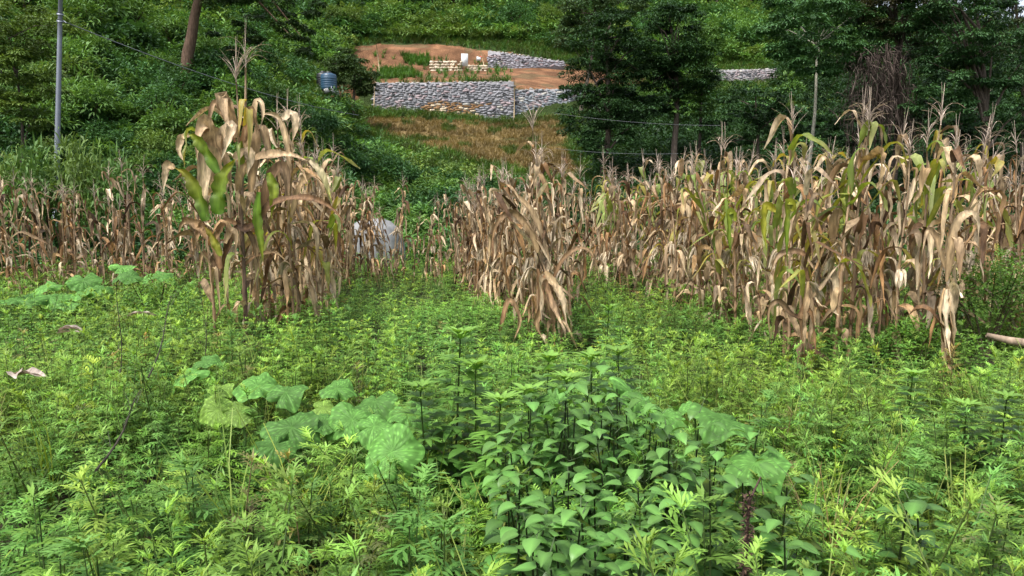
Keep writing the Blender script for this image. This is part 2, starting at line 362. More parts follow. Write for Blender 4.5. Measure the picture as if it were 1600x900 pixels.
# ------------------------------------------------------------------ retaining walls
def stone_wall(name, label, A0, A1, B0, B1, brown=None, th=.5, sw=.44, sh=.18, tint=(.27, .27, .29), holes=True, group=None):
    """A0,A1 left bottom/top, B0,B1 right bottom/top (world points on the front face)"""
    A0, A1, B0, B1 = map(np.asarray, (A0, A1, B0, B1))
    root = thing(name, label, 'retaining wall', ((A0 + B0) / 2).tolist(), group)
    o = (A0 + B0) / 2; dn = np.cross(B0 - A0, A(0, 0, 1)); dn /= np.linalg.norm(dn); back = -dn
    if back[1] < 0: back = -back
    e = .035
    V = np.array([A0 + A(0, 0, -.5), B0 + A(0, 0, -.5), B1, A1]) + back * e
    V = np.vstack([V, V + back * th]) - o
    Q = np.array([[0, 1, 2, 3], [7, 6, 5, 4], [3, 2, 6, 7], [0, 3, 7, 4], [1, 5, 6, 2], [0, 4, 5, 1]])
    obj('core', (V, Q, np.full((8, 3), .2)), M_mortar, root)
    Lw = np.linalg.norm(B0 - A0); nx = max(3, int(Lw / sw)); hm = max(A1[2] - A0[2], B1[2] - B0[2])
    P, S, Cc = [], [], []
    rows = max(2, int(hm / sh))
    for r_ in range(rows):
        x = -rng.uniform(0, sw)
        while x < Lw:
            w = sw * rng.uniform(.55, 1.5); u = (x + w / 2) / Lw; x += w
            if u > 1 or u < 0: continue
            lo = A0 * (1 - u) + B0 * u; hi = A1 * (1 - u) + B1 * u
            z = lo[2] - .15 + (r_ + .5) * sh + rng.normal(0, sh * .14)
            if z > hi[2] - sh * .3: continue
            P.append([lo[0], lo[1], z] + back * rng.uniform(.075, .11)); S.append([w * 1.02, .24, sh * rng.uniform(.95, 1.2)])
            k = rng.random(); b = rng.uniform(.72, 1.0)
            cc = A(*tint) * b
            if k > .97: cc = A(.42, .4, .36)
            elif k > .8: cc = A(.36, .29, .3) * b
            elif k < .1: cc = A(.12, .12, .13)
            if brown is not None and brown(u, (z - lo[2]) / max(hi[2] - lo[2], .1)): cc = A(.27, .16, .08) * b if rng.random() < .72 else A(.55, .45, .32)
            Cc.append(cc)
    P, S, Cc = map(np.array, (P, S, Cc))
    yaw = math.atan2(B0[1] - A0[1], B0[0] - A0[0])
    g = stones(np.zeros_like(P), S, Cc); ca, sa = math.cos(yaw), math.sin(yaw)
    v = g[0]; v = np.stack([v[:, 0] * ca - v[:, 1] * sa, v[:, 0] * sa + v[:, 1] * ca, v[:, 2]], -1) + np.repeat(P, 27, 0) - o
    obj('stone_facing', (v, g[1], g[2]), M_stone, root)
    # rough pale coping stones along the top edge
    n = int(Lw / .42); u = (np.arange(n) + .5) / n; tp = A1[None] * (1 - u[:, None]) + B1[None] * u[:, None] + back * .2 + rng.normal(0, .03, (n, 3))
    obj('coping', stones(tp - o, np.stack([U(.25, .46, n), U(.3, .5, n), U(.1, .22, n)], -1), np.array([A(.32, .31, .28) * rng.uniform(.55, 1.1) for _ in range(n)])), M_stone, root)
    if holes:
        for u_, h_ in holes:
            p = A0 * (1 - u_) + B0 * u_; t_ = A1 * (1 - u_) + B1 * u_; q = p * (1 - h_) + t_ * h_
            obj('weep_hole', xf(tube([A(0, 0, 0) - back * .16, A(0, 0, 0) + back * .02], .11, 8, (.01, .01, .01)), q - o), M_black, root)
    return root
yw = 62.5
b1 = lambda u, h: (.40 < u + .07 * math.sin(9 * h) < .80) and h < .42 + .16 * math.sin(7 * u) + .1 * min(1, (u - .4) * 6)
stone_wall('retaining_wall', 'long grey stone retaining wall with a brown muddy patch above the straw slope',
           at(584, 170, yw), at(584, 130, yw), at(803, 189, yw), at(803, 127.5, yw), b1,
           holes=[(.14, .62), (.27, .6), (.37, .06), (.5, .62), (.67, .68), (.93, .68), (.86, .22)])
stone_wall('retaining_wall', 'lower bluish grey stone retaining wall continuing from the tall wall to the dark trees',
           at(804, 189, yw + .25), at(804, 140.5, yw + .25), at(930, 162, yw + .9), at(930, 138, yw + .9), None, tint=(.25, .275, .30), holes=[(.26, .25), (.7, .6)])
stone_wall('retaining_wall', 'small tapering grey stone wall above the orange earth bank below the bushes',
           at(763, 108, 75), at(763, 79, 75), at(882, 101, 76), at(882, 96.5, 76), None, tint=(.30, .29, .32), holes=[(.15, .5), (.45, .5)])
stone_wall('retaining_wall', 'low pinkish grey stone wall between the dark tree and the slender pale trunk',
           at(1100, 140, 78.4), at(1100, 110, 78.4), at(1215, 131, 79.2), at(1215, 108, 79.2), None, tint=(.29, .26, .265), holes=[(.3, .5)])
# rows of loose stones laid on the terrace
def stack(label, x0, x1, y0, y1, yd, rows, n):
    P, S, Cc = [], [], []
    for r_ in range(rows):
        for k in range(n):
            if rng.random() < .15: continue
            p = at(x0 + (x1 - x0) * (k + rng.uniform(.2, .8)) / n, y1 - (y1 - y0) * (r_ + .3) / rows, yd - .35 + r_ * .22); P.append(p)
            S.append([rng.uniform(.25, .5), .3, rng.uniform(.16, .28)]); Cc.append(A(.52, .44, .33) * rng.uniform(.5, 1.2))
    P = np.array(P); b = P.mean(0); b[2] = P[:, 2].min()
    tag(obj('stone_stack', stones(P - b, np.array(S), np.array(Cc)), M_stone, loc=b.tolist()), label, 'stone pile', 'loose stones on the orange terrace')
stack('rows of pale loose stones stacked on the orange terrace beside the white board', 672, 722, 94, 112, 73.3, 4, 13)
stack('small heap of tan stones lying between the white board and the tapering wall', 732, 760, 101, 112, 73.6, 3, 8)
# board, red thing, stakes, tank
b = at(726, 104, 73.6); t = thing('white_board', 'upright white board standing among loose stones on the orange terrace', 'board', b.tolist())
obj('panel', xf(box((0, 0, .62), (.66, .06, 1.2)), (0, 0, 0), .06), M_white, t)
for s in (-1, 1): obj('post', box((s * .24, .07, .2), (.06, .06, .9)), M_galv, t)
b = at(748, 92, 75.2); t = thing('cloth_bundle', 'small white and red cloth bundle hanging by the tapering stone wall', 'bundle', b.tolist())
obj('white_cloth', stones(A(0, 0, .0)[None], A(.5, .3, .4)[None], A(.75, .72, .7)[None]), M_white, t); obj('red_cloth', stones(A(.3, 0, .18)[None], A(.3, .25, .22)[None], A(.5, .1, .06)[None]), M_red, t)
for k, (x0, y0, x1, y1, yd, lab) in enumerate([(593, 116, 588, 70, 70, 'slim leaning bamboo stake on the orange terrace by the grassy corner'), (584, 168, 586, 106, 62.2, 'thin upright stake at the end of the long stone wall nearest the tank'),
        (757, 107, 748, 70, 74, 'crooked bamboo stake leaning beside the tapering stone wall'), (803, 190, 803, 122, 62, 'dark thin stake at the step between the two stone walls')]):
    p = at(x0, y0, yd); q = at(x1, y1, yd)
    tag(obj('stake', tube([p * 0, (q - p) * .5 + A(.04, 0, 0), q - p], [.05, .04, .03], 6, (.36, .27, .15)), M_bamboo, loc=p.tolist()), lab, 'stake', 'stakes around the stone walls')
b = at(514, 141, 50); b[2] = H(b[0], b[1]) + .0; b = at(514, 141, 50)
def tank(lab, b, r, h, mat, grp):
    t = thing('water_tank', lab, 'water tank', b.tolist(), grp)
    pr = [(0, 0), (r * .97, 0), (r, .04)]
    for k in range(5): z = .1 + k * (h - .3) / 5; pr += [(r, z), (r * 1.03, z + .03), (r * 1.03, z + .07), (r, z + .1)]
    pr += [(r, h - .12), (r * .93, h - .02), (r * .4, h + .08), (r * .36, h + .08)]
    obj('barrel', lathe(pr, 28), mat, t, smooth=True); obj('lid', lathe([(r * .4, h + .07), (r * .4, h + .14), (r * .3, h + .17), (0, h + .17)], 20), M_black, t, smooth=True)
    obj('outlet_pipe', tube([A(r * .6, -r * .8, .15), A(r * .6, -r * 1.2, .15), A(r * .6, -r * 1.2, -.2)], .03, 6), M_galv, t)
    obj('base_stones', stones(np.array([[U(-r, r), U(-r, r), -.12] for _ in range(14)]), np.full((14, 3), .35), np.full((14, 3), .3)), M_stone, t)
tank('blue round water tank on the green slope beside the stone wall', b, .52, 1.02, M_blue, 'water tanks on the slope')
tank('black round water tank standing behind the blue tank', at(505, 139, 50.9), .42, 1.0, M_black, 'water tanks on the slope')

# ------------------------------------------------------------------ pole and cables
p0 = at(78, 225, 22); p0[2] = H(p0[0], p0[1]) - .1; pt = at(95.5, -40, 22)
t = thing('utility_pole', 'slim grey steel utility pole rising from the bushes', 'utility pole', p0.tolist())
d = pt - p0
obj('pole', tube([d * k for k in (0, .25, .5, .75, 1)], [.085, .08, .072, .065, .055], 14), M_galv, t, smooth=True)
for py in (33, 22):
    k = (at(91, py, 22)[2] - p0[2]) / d[2]; obj('band', tube([d * (k - .004), d * (k + .004)], .088, 14), M_galv, t)
kk = (at(91, 33, 22)[2] - p0[2]) / d[2]
obj('hook', tube([d * kk, d * kk + A(.12, 0, .0), d * kk + A(.18, 0, -.05)], .016, 6), M_galv, t)
def wire(lab, pts, sag, r=.014):
    P = np.array([at(*p) for p in pts]); out = []
    for a_, b_ in zip(P[:-1], P[1:]):
        for k in np.linspace(0, 1, 24)[:-1]: q = a_ * (1 - k) + b_ * k; q = q - A(0, 0, sag * 4 * k * (1 - k)); out.append(q)
    out.append(P[-1]); out = np.array(out)
    tag(obj('cable', tube(out - out[0], r, 5), M_wire, loc=out[0].tolist()), lab, 'cable', 'cables strung over the slope')
wire('thin overhead cable running down from the steel pole past the tree trunk', [(98, 33, 22), (560, 180, 40)], .35, .016)
wire('upper thin cable crossing in front of the dark trees', [(862, 176, 36), (1125, 196, 34)], .15, .006)
wire('lower thin cable sagging before the dark tree bases', [(868, 232, 34), (1060, 240, 33)], .1, .006)

# ------------------------------------------------------------------ hillside shrubs and trees
def puff(n, rx, rz_, ls, cA, cB, up=.45, seed=None, wr=.42, S=2):
    """leafy dome: leaves on the upper shell of overlapping lumps"""
    k = max(3, int(n / 55)); a = U(0, 2 * np.pi, k); rr = np.sqrt(U(0, 1, k)) * .72
    cx, cy = np.cos(a) * rr * rx, np.sin(a) * rr * rx; cz = rz_ * (.25 + .45 * (1 - rr) + U(-.1, .12, k)); lr = rx * U(.26, .42, k)
    i = rng.integers(0, k, n); th = U(0, 2 * np.pi, n); ph = np.arcsin(U(-.25, 1, n)); d_ = np.stack([np.cos(th) * np.cos(ph), np.sin(th) * np.cos(ph), np.sin(ph)], -1)
    rad = lr[i] * U(.6, 1.08, n)
    P = np.stack([cx[i], cy[i], cz[i]], -1) + d_ * rad[:, None] * A(1, 1, rz_ / rx * .9)
    P[:, 2] = np.maximum(P[:, 2], .02)
    el = np.degrees(ph) * .5 + U(-25, 35, n)
    mix = (U(0, 1, n) * .6 + .4 * rng.random(k)[i])[:, None]
    cc = bcc(cA, n) * (1 - mix) + bcc(cB, n) * mix
    return leaves(P - d_ * ls * .3, np.degrees(th) + U(-50, 50, n), el, el - 35, ls * U(.6, 1.3, n), ls * wr * U(.7, 1.2, n), S, 'leaf' if S > 2 else 'dia', 2, U(0, .5, n), U(-60, 60, n), c0=cc)
G1, G2 = A(.055, .13, .026), A(.15, .28, .065)       # mid greens
D1, D2 = A(.022, .065, .018), A(.065, .155, .046)     # deep greens
Y1, Y2 = A(.075, .135, .025), A(.165, .26, .065)      # yellowish
B1, B2 = A(.04, .115, .035), A(.10, .22, .08)         # bluish
protect = [[(575, 66), (770, 66), (905, 92), (905, 192), (575, 192)], STRAW, TERR, [(497, 108), (532, 108), (532, 150), (497, 150)], [(1120, 104), (1200, 104), (1200, 134), (1120, 134)]]
def blocked(px, py):
    r = np.zeros(px.shape, bool)
    for p in protect: r |= inpoly(px, py, p)
    return r
# --- continuous undergrowth on the slopes: uncountable
def undergrowth():
    pool = {}
    for k, (a_, b_) in enumerate([(G1, G2), (D1, D2), (Y1, Y2), (B1, B2)]):
        for v in range(3): pool[(k, v)] = puff(120, 1., [.9, 1.15, .7][v], [.26, .18, .34][v], a_, b_, wr=[.3, .5, .2][v])
    pr = [pool[(k, v)] for k in range(4) for v in range(3)]
    P, s, pk, cm = [], [], [], []
    n = 0
    N = 26000
    u = U(-.78, .78, N); e = U(0, 1, N); y = 19 * (150 / 19) ** e
    x = u * y; z = hz(x, y)
    r = (.16 + .0125 * y) * U(.6, 1.9, N) ** 1.3
    px, py = proj(np.stack([x, y, z], -1)); px2, py2 = proj(np.stack([x, y, z + r * .75], -1)); rp = r * F / y * .6
    ok = (z > .35) | (y > 27)
    for dx in (-1, 0, 1): ok &= ~(blocked(px2 + dx * rp, py2) & (y < 90)) & ~(blocked(px + dx * rp, py) & (y < 90))
    ok &= (py2 < 420) & (py > -60) & (px > -60) & (px < 1660)
    # grass corner on the terrace stays low
    x, y, z, r, px, py = [q[ok] for q in (x, y, z, r, px, py)]; n = len(x)
    nz = vnoise(x, y, 3.5) * .6 + vnoise(x, y, 9) * .4
    kind = np.where(nz > .62, 2, np.where(nz < .4, 1, np.where(vnoise(x + 50, y, 4) > .6, 3, 0)))
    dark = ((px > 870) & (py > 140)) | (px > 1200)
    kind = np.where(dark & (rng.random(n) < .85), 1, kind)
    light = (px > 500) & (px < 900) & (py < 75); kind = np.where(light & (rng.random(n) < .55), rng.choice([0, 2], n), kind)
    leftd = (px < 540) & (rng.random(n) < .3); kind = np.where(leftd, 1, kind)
    pk = kind * 3 + rng.integers(0, 3, n)
    cm = np.stack([U(.75, 1.25, n)] * 3, -1) * np.stack([U(.9, 1.1, n), np.ones(n), U(.85, 1.15, n)], -1)
    cm[dark & (kind == 1)] *= .6  # leaf colour cut down to stand in for the shade under the trees
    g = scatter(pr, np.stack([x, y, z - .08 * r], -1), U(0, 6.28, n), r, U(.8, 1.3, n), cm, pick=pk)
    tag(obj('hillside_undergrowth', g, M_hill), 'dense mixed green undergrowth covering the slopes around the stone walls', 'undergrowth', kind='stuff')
    print('undergrowth', n, len(g[1]))
undergrowth()
# --- individual shrubs
def shrub_kind(cA, cB, ls, wr, n=1500, h=1.0):
    t = thing('shrub', 'green shrub on the slope', 'shrub')
    obj('foliage', puff(n, 1., h, ls * 1.25, cA, cB, wr=wr), M_hill, t)
    gs = []
    for k in range(6):
        a_ = rng.uniform(0, 6.28); gs.append(tube([A(0, 0, -.2), A(math.cos(a_) * .15, math.sin(a_) * .15, .3), A(math.cos(a_) * .4, math.sin(a_) * .4, .62 * h)], [.04, .03, .01], 5, (.09, .06, .04)))
    obj('stems', cat(gs), M_bark, t); return Kind(t)
SK = {'mid green': [shrub_kind(G1, G2, .12, .4), shrub_kind(G1 * 1.1, G2 * 1.1, .15, .28, h=1.3)],
      'dark green': [shrub_kind(D1, D2, .13, .5), shrub_kind(D1, D2 * 1.2, .1, .4, h=1.2)],
      'shade-darkened green': [shrub_kind(D1 * .5, D2 * .5, .13, .5), shrub_kind(D1 * .5, D2 * .6, .1, .4, h=1.2)],  # dark green kinds again, understory shade multiplied into the leaf colours
      'yellowish green': [shrub_kind(Y1, Y2, .15, .22, h=1.1)],
      'bluish green': [shrub_kind(B1, B2, .16, .3, h=.9)]}
NUM = ['first', 'second', 'third', 'fourth', 'fifth', 'sixth', 'seventh', 'eighth', 'ninth', 'tenth', 'eleventh', 'twelfth', 'thirteenth', 'fourteenth', 'fifteenth', 'sixteenth', 'seventeenth', 'eighteenth', 'nineteenth', 'twentieth'] + [f'{q}th' for q in range(21, 90)]
CNT = 'from the pole side'
zones = [ # px0,px1,py0,py1,n,hues,r(px),where
 (0, 130, 10, 235, 13, ['yellowish green', 'mid green'], 46, 'beside the steel pole'),
 (100, 285, 20, 250, 16, ['mid green', 'dark green'], 44, 'between steel pole and tree trunk'),
 (320, 490, 90, 230, 11, ['mid green', 'dark green'], 34, 'between tree trunk and water tanks'),
 (440, 575, 175, 290, 10, ['bluish green', 'dark green'], 30, 'below the water tanks'),
 (530, 745, 240, 300, 15, ['dark green', 'bluish green'], 26, 'along the foot of the straw slope'),
 (510, 880, 0, 56, 20, ['mid green', 'yellowish green', 'dark green'], 24, 'above the orange terrace'),
 (1110, 1190, 40, 100, 7, ['mid green', 'bluish green'], 22, 'above the low pinkish wall'),
 (990, 1240, 140, 190, 9, ['mid green', 'yellowish green'], 26, 'on the bank between dark trees'),
 (880, 1240, 205, 275, 13, ['shade-darkened green'], 30, 'shaded behind the big corn stand'),
 (1260, 1600, 150, 270, 14, ['shade-darkened green'], 34, 'beneath the dead creepers'),
 (90, 330, 215, 330, 20, ['mid green', 'bluish green', 'yellowish green', 'yellowish green'], 32, 'just behind the short corn rows'),
]
def ground_hit(px, py, y0=19, y1=180):
    yv = np.linspace(y0, y1, 1500); d_ = ray(px, py); k = yv / d_[1]
    Pz = CAM[2] + d_[2] * k; Px = d_[0] * k; h_ = hz(Px, yv); b_ = np.where(h_ > Pz)[0]
    if not len(b_): return None
    return A(Px[b_[0]], yv[b_[0]], h_[b_[0]])
for (x0, x1, y0, y1, n, hues, rp, wh) in zones:
    done = []; tries = 0; made = []
    while len(done) < n and tries < 400:
        tries += 1; px, py = rng.uniform(x0, x1), rng.uniform(y0, y1)
        if any((px - a_) ** 2 + ((py - b_) * 1.3) ** 2 < (rp * .75) ** 2 for a_, b_ in done): continue
        p = ground_hit(px, py)
        if p is None: continue
        r = rp * rng.uniform(.85, 1.5) * p[1] / F
        tx, ty = proj(np.array([p + A(dx * r, 0, hh * r) for dx in (-1, 0, 1) for hh in (.3, 1.)]))
        if blocked(tx, ty).any(): continue
        done.append((px, py)); hue = hues[rng.integers(len(hues))]
        big = 'broad' if r > rp * p[1] / F else 'small'
        k = SK[hue][rng.integers(len(SK[hue]))]
        k_ = k.place((p - A(0, 0, .1 * r)).tolist(), rng.uniform(0, 6.28), (r, r, r * rng.uniform(.9, 1.5)), 'x', 'shrubs on the slopes'); made.append((px, py, k_, f'{big} {hue}'))
    for q_, (px, py, k_, d_) in enumerate(sorted(made, key=lambda m: m[0])):
        k_['label'] = f'{d_} shrub {wh}, {NUM[q_]} {CNT}'
zone_end = True

def crown_geo(blobs, n, ls, cA, cB, wr=.4, clus=70, flat=.7):
    """blobs: (centre, radii); leaf sprays sit in clusters through the shell of each blob"""
    gs = []; tips = []
    w = np.array([r[0] * r[2] for c_, r in blobs], float); w /= w.sum()
    for (c_, r), ww in zip(blobs, w):
        m = max(4, int(clus * ww)); k = int(n * ww / m)
        d_ = rng.normal(0, 1, (m, 3)); d_ /= np.linalg.norm(d_, axis=1)[:, None]
        cc_ = A(*c_) + d_ * A(*r) * np.cbrt(U(.25, 1, m))[:, None]; tips.append(cc_)
        cr = min(r) * U(.2, .42, m)
        i = np.repeat(np.arange(m), k); q = rng.normal(0, 1, (len(i), 3)); q /= np.linalg.norm(q, axis=1)[:, None]
        q[:, 2] = np.abs(q[:, 2]) * .9 - .25
        P = cc_[i] + q * (cr[i] * np.cbrt(U(.15, 1, len(i))))[:, None] * A(1, 1, flat)
        mix = (U(0, 1, len(i)) * .5 + rng.random(m)[i] * .5)[:, None]
        cc = A(*cA) * (1 - mix) + A(*cB) * mix
        az = np.degrees(np.arctan2(q[:, 1], q[:, 0])) + U(-40, 40, len(i)); el = U(-25, 40, len(i))
        gs.append(leaves(P, az, el, el - 45, ls * U(.6, 1.3, len(i)), ls * wr * U(.7, 1.2, len(i)), 2, 'dia', 2, U(0, .5, len(i)), U(-70, 70, len(i)), c0=cc))
    return cat(gs), np.concatenate(tips)
def tree(label, base, top, blobs, n, ls, cA, cB, r0, bark=(.1, .08, .065), wr=.4, clus=80, limbs=16, lo=4, group='trees on the slopes', name='tree', lean=None, flat=.7):
    base = np.asarray(base); t = thing(name, label, 'tree', base.tolist(), group)
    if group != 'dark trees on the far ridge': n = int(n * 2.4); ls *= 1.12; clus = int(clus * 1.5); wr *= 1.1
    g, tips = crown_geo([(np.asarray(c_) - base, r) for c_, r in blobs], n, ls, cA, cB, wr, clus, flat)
    top = np.asarray(top) - base; m = np.linspace(0, 1, 9)[:, None]
    bend = A(*(lean or (.04, .02, 0))) * np.linalg.norm(top)
    path = top * m + bend * np.sin(m * np.pi) + rng.normal(0, r0 * .13, (9, 3)) * A(1, 1, 0) * (m > 0)
    path[0, 2] -= .5
    tr = obj('trunk', tube(path, r0 * (1 - .62 * m[:, 0]) * np.where(m[:, 0] == 0, 1.3, 1), 10, bark), M_bark, t, smooth=True)
    gs = []
    for _ in range(limbs):
        e = tips[rng.integers(len(tips))]; s = path[rng.integers(lo, 9)]
        if e[2] < s[2] - 1.5 and lo < 6: s = path[rng.integers(2, 6)]
        mid = s * .5 + e * .5 + A(0, 0, .12 * np.linalg.norm(e - s)); gs.append(tube([s, (s + mid) / 2, mid, (mid + e) / 2, e], [r0 * .36, r0 * .3, r0 * .22, r0 * .13, r0 * .05], 5, bark))
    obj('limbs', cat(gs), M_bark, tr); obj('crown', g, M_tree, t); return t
def bl(px, py, y, rx, ry_, rz_=None):
    """blob whose centre is seen at px,py at distance y; radii in photo pixels"""
    s = y / F; return (at(px, py, y), (rx * s, (rx + ry_) * .5 * s, ry_ * s))
def gb(px, py, y):
    p = at(px, py, y); p[2] = H(p[0], p[1]); return p
# leaning trunk on the near slope with its crown above and beside it
tree('thick leaning brown trunk rising through the bushes behind the tall corn', gb(290, 125, 35), at(322, -80, 35),
     [bl(420, 20, 35.5, 85, 42), bl(380, -60, 35, 120, 60), bl(250, -90, 35, 110, 50), bl(455, 62, 35.5, 48, 30), bl(370, 55, 36, 40, 28)], 9000, .17, (.02, .045, .014), (.055, .09, .03), .31, (.13, .085, .06), limbs=14, lo=7, lean=(-.012, 0, 0))
# bushes / low trees on the near edge
tree('leafy yellowish low tree behind the steel pole', gb(20, 210, 23), at(15, 60, 23), [bl(10, 40, 23, 80, 60), bl(30, 130, 22.5, 60, 50), bl(-20, 90, 22.5, 60, 70), bl(15, 185, 22.3, 60, 40)], 7500, .12, (.06, .12, .02), (.16, .24, .045), .06, limbs=6)
for px, py, rr_, hue, lab in [(60, 262, 62, 'mid green', 'light green shrub hiding the foot of the steel pole'), (118, 258, 60, 'yellowish green', 'yellowish tall shrub just past the foot of the steel pole'), (180, 270, 55, 'mid green', 'light green shrub between pole foot and the short corn'), (20, 270, 50, 'yellowish green', 'yellowish shrub at the field edge before the steel pole')]:
    p = at(px, py, 20.3); r = rr_ * 20.3 / F; SK[hue][0].place((p[0], p[1], max(H(p[0], p[1]), 0) - .1), rng.uniform(0, 6.28), (r, r, (p[2] - H(p[0], p[1]) + r * .8)), lab, 'shrubs on the slopes')
# small dark tree by the tank
tree('small bushy dark tree beside the blue water tank', gb(548, 175, 54), at(552, 90, 54), [bl(555, 118, 54, 34, 26), bl(535, 100, 54, 26, 22), bl(570, 135, 54, 18, 14)], 3000, .2, (.02, .05, .015), (.06, .1, .025), .13, limbs=9)
# central dark group
tree('dense dark tree with drooping lower branches before the bluish wall', gb(940, 262, 40), at(945, 60, 40),
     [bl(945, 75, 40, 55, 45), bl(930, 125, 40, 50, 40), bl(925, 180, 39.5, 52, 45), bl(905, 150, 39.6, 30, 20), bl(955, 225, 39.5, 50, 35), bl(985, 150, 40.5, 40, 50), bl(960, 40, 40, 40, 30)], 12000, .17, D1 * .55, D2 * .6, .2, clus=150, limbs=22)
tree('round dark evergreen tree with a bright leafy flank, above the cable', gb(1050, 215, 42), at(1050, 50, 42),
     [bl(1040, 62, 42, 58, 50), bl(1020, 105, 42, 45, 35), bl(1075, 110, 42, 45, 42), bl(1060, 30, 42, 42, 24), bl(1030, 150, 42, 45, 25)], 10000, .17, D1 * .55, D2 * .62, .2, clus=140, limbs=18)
tree('lighter green tree hugging the flank of the round evergreen', gb(1090, 200, 43.5), at(1088, 60, 43.5),
     [bl(1090, 70, 43.2, 32, 40), bl(1085, 120, 43, 34, 34), bl(1075, 165, 42, 42, 22)], 4500, .17, G1, G2, .12, limbs=10)
tree('feathery pale green tree rising behind the dark tree', gb(905, 100, 62), at(930, 0, 62), [bl(925, 20, 62, 50, 34), bl(895, 50, 62, 28, 26), bl(970, 8, 62, 40, 26)], 4500, .26, (.03, .07, .025), (.08, .13, .05), .16, limbs=10)
# right-hand trees
tree('spreading tree on a slender pale bare trunk', gb(1246, 250, 33), at(1276, 70, 36),
     [bl(1270, 40, 32.6, 80, 50), bl(1215, 70, 33, 36, 34), bl(1285, 85, 32.2, 60, 30), bl(1330, 60, 37, 60, 50), bl(1290, 95, 37, 60, 26), bl(1300, -10, 37, 100, 40), bl(1355, 95, 37, 28, 22), bl(1200, 30, 37, 30, 34)], 13000, .18, D1 * 1.1, A(.075, .165, .055), .115, (.23, .22, .17), clus=130, limbs=12, lo=8)
tree('broad dark leafy tree beyond the dead creepers', gb(1540, 245, 34), at(1530, 50, 34),
     [bl(1500, 50, 34, 70, 55), bl(1560, 90, 34, 60, 55), bl(1480, 120, 34, 45, 45), bl(1540, 160, 34, 60, 35), bl(1510, -10, 34, 100, 40), bl(1450, 160, 34.4, 34, 28), bl(1440, 20, 34.4, 40, 40)], 12000, .17, D1 * .9, A(.07, .155, .055), .2, clus=150, limbs=22)
tree('olive brown dry-topped tree carrying the dead creepers', gb(1395, 225, 36.5), at(1398, 40, 36.5), [bl(1395, 20, 36.5, 60, 40), bl(1420, 60, 36.5, 40, 30), bl(1370, 0, 36.5, 50, 30)], 4500, .15, (.05, .05, .025), (.11, .115, .05), .2, limbs=14)
tree('thin open-crowned tree at the edge of the wood with sky behind', gb(1600, 235, 42), at(1585, 0, 42), [bl(1578, 18, 42, 24, 30), bl(1598, 100, 42, 32, 42), bl(1560, 60, 42, 24, 40)], 2300, .17, (.03, .05, .02), (.07, .1, .04), .13, limbs=12)
tree('low shade-darkened tree closing the gap behind the slender pale trunk', gb(1180, 235, 41), at(1180, 150, 41), [bl(1180, 165, 41, 50, 26), bl(1215, 195, 41, 40, 30), bl(1140, 205, 41, 50, 26)], 5000, .17, D1 * .5, D2 * .55, .12, limbs=8)  # this and the two low trees below: understory shade put into leaf colour
tree('low shade-darkened tree closing the gap under the spreading crown', gb(1330, 240, 41), at(1330, 150, 41), [bl(1310, 160, 42, 60, 36), bl(1350, 200, 41, 60, 34), bl(1270, 205, 41, 40, 30), bl(1400, 120, 44, 70, 60)], 8000, .17, D1 * .45, D2 * .5, .12, limbs=8)
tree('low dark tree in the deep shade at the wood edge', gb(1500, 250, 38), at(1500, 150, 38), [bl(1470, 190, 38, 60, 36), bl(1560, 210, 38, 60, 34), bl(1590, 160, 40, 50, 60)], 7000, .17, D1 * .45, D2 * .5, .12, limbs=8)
# far dark wood on the ridge: conifer-like crowns, hill shadow put into their colour
for k in range(34):
    px = 1015 + k * 17 + rng.uniform(-5, 5); y = 121 + rng.uniform(-4, 12); pb = gb(px, 30, y); s = y / F
    tree(f'dark bluish tree, {NUM[k]} in the far ridge wood from the orange terrace side', pb, pb + A(0, 0, 12), [(pb + A(0, 0, 4), (2.6, 2.2, 4.2)), (pb + A(.4, 0, 9), (2.4, 2.0, 4.2)), (pb + A(0, 0, 13), (1.8, 1.6, 3.2))], 2600, .55, (.010, .022, .022), (.02, .04, .036), .25, group='dark trees on the far ridge', limbs=4, clus=30)
# dead creepers
g = []
n = 300
px = 1385 + rng.normal(0, 26, n); y0_ = 60 + np.abs(px - 1385) * .9 + U(0, 100, n)
P = np.array([at(a_, b_, 35.5 + rng.uniform(-.8, .8)) for a_, b_ in zip(px, y0_)])
Lh = (U(20, 110, n)) * 35.5 / F
g.append(leaves(P, U(0, 360, n), U(-88, -70, n), U(-90, -80, n), Lh, .05, 7, 'stick', 2, 0, U(0, 360, n), c0=np.array([A(.085, .065, .055) * rng.uniform(.3, 1.6) for _ in range(n)]), drift=U(-200, 200, n)))
n2 = 900; px = 1380 + rng.normal(0, 30, n2); P = np.array([at(a_, b_, 35.4 + rng.uniform(-1, 1)) for a_, b_ in zip(px, U(70, 200, n2))])
g.append(leaves(P, U(0, 360, n2), U(-60, 30, n2), U(-90, -60, n2), U(.4, 1.3, n2), .035, 5, 'stick', 2, 0, U(0, 360, n2), c0=np.array([A(.13, .10, .085) * rng.uniform(.4, 1.3) for _ in range(n2)]), drift=U(-160, 160, n2)))
gg = cat(g); b = at(1385, 215, 35.5)
tag(obj('dead_creeper', (gg[0] - b, gg[1], gg[2]), M_vine, loc=b.tolist()), 'curtain of dead brown creepers hanging between the dark trees', 'creeper')

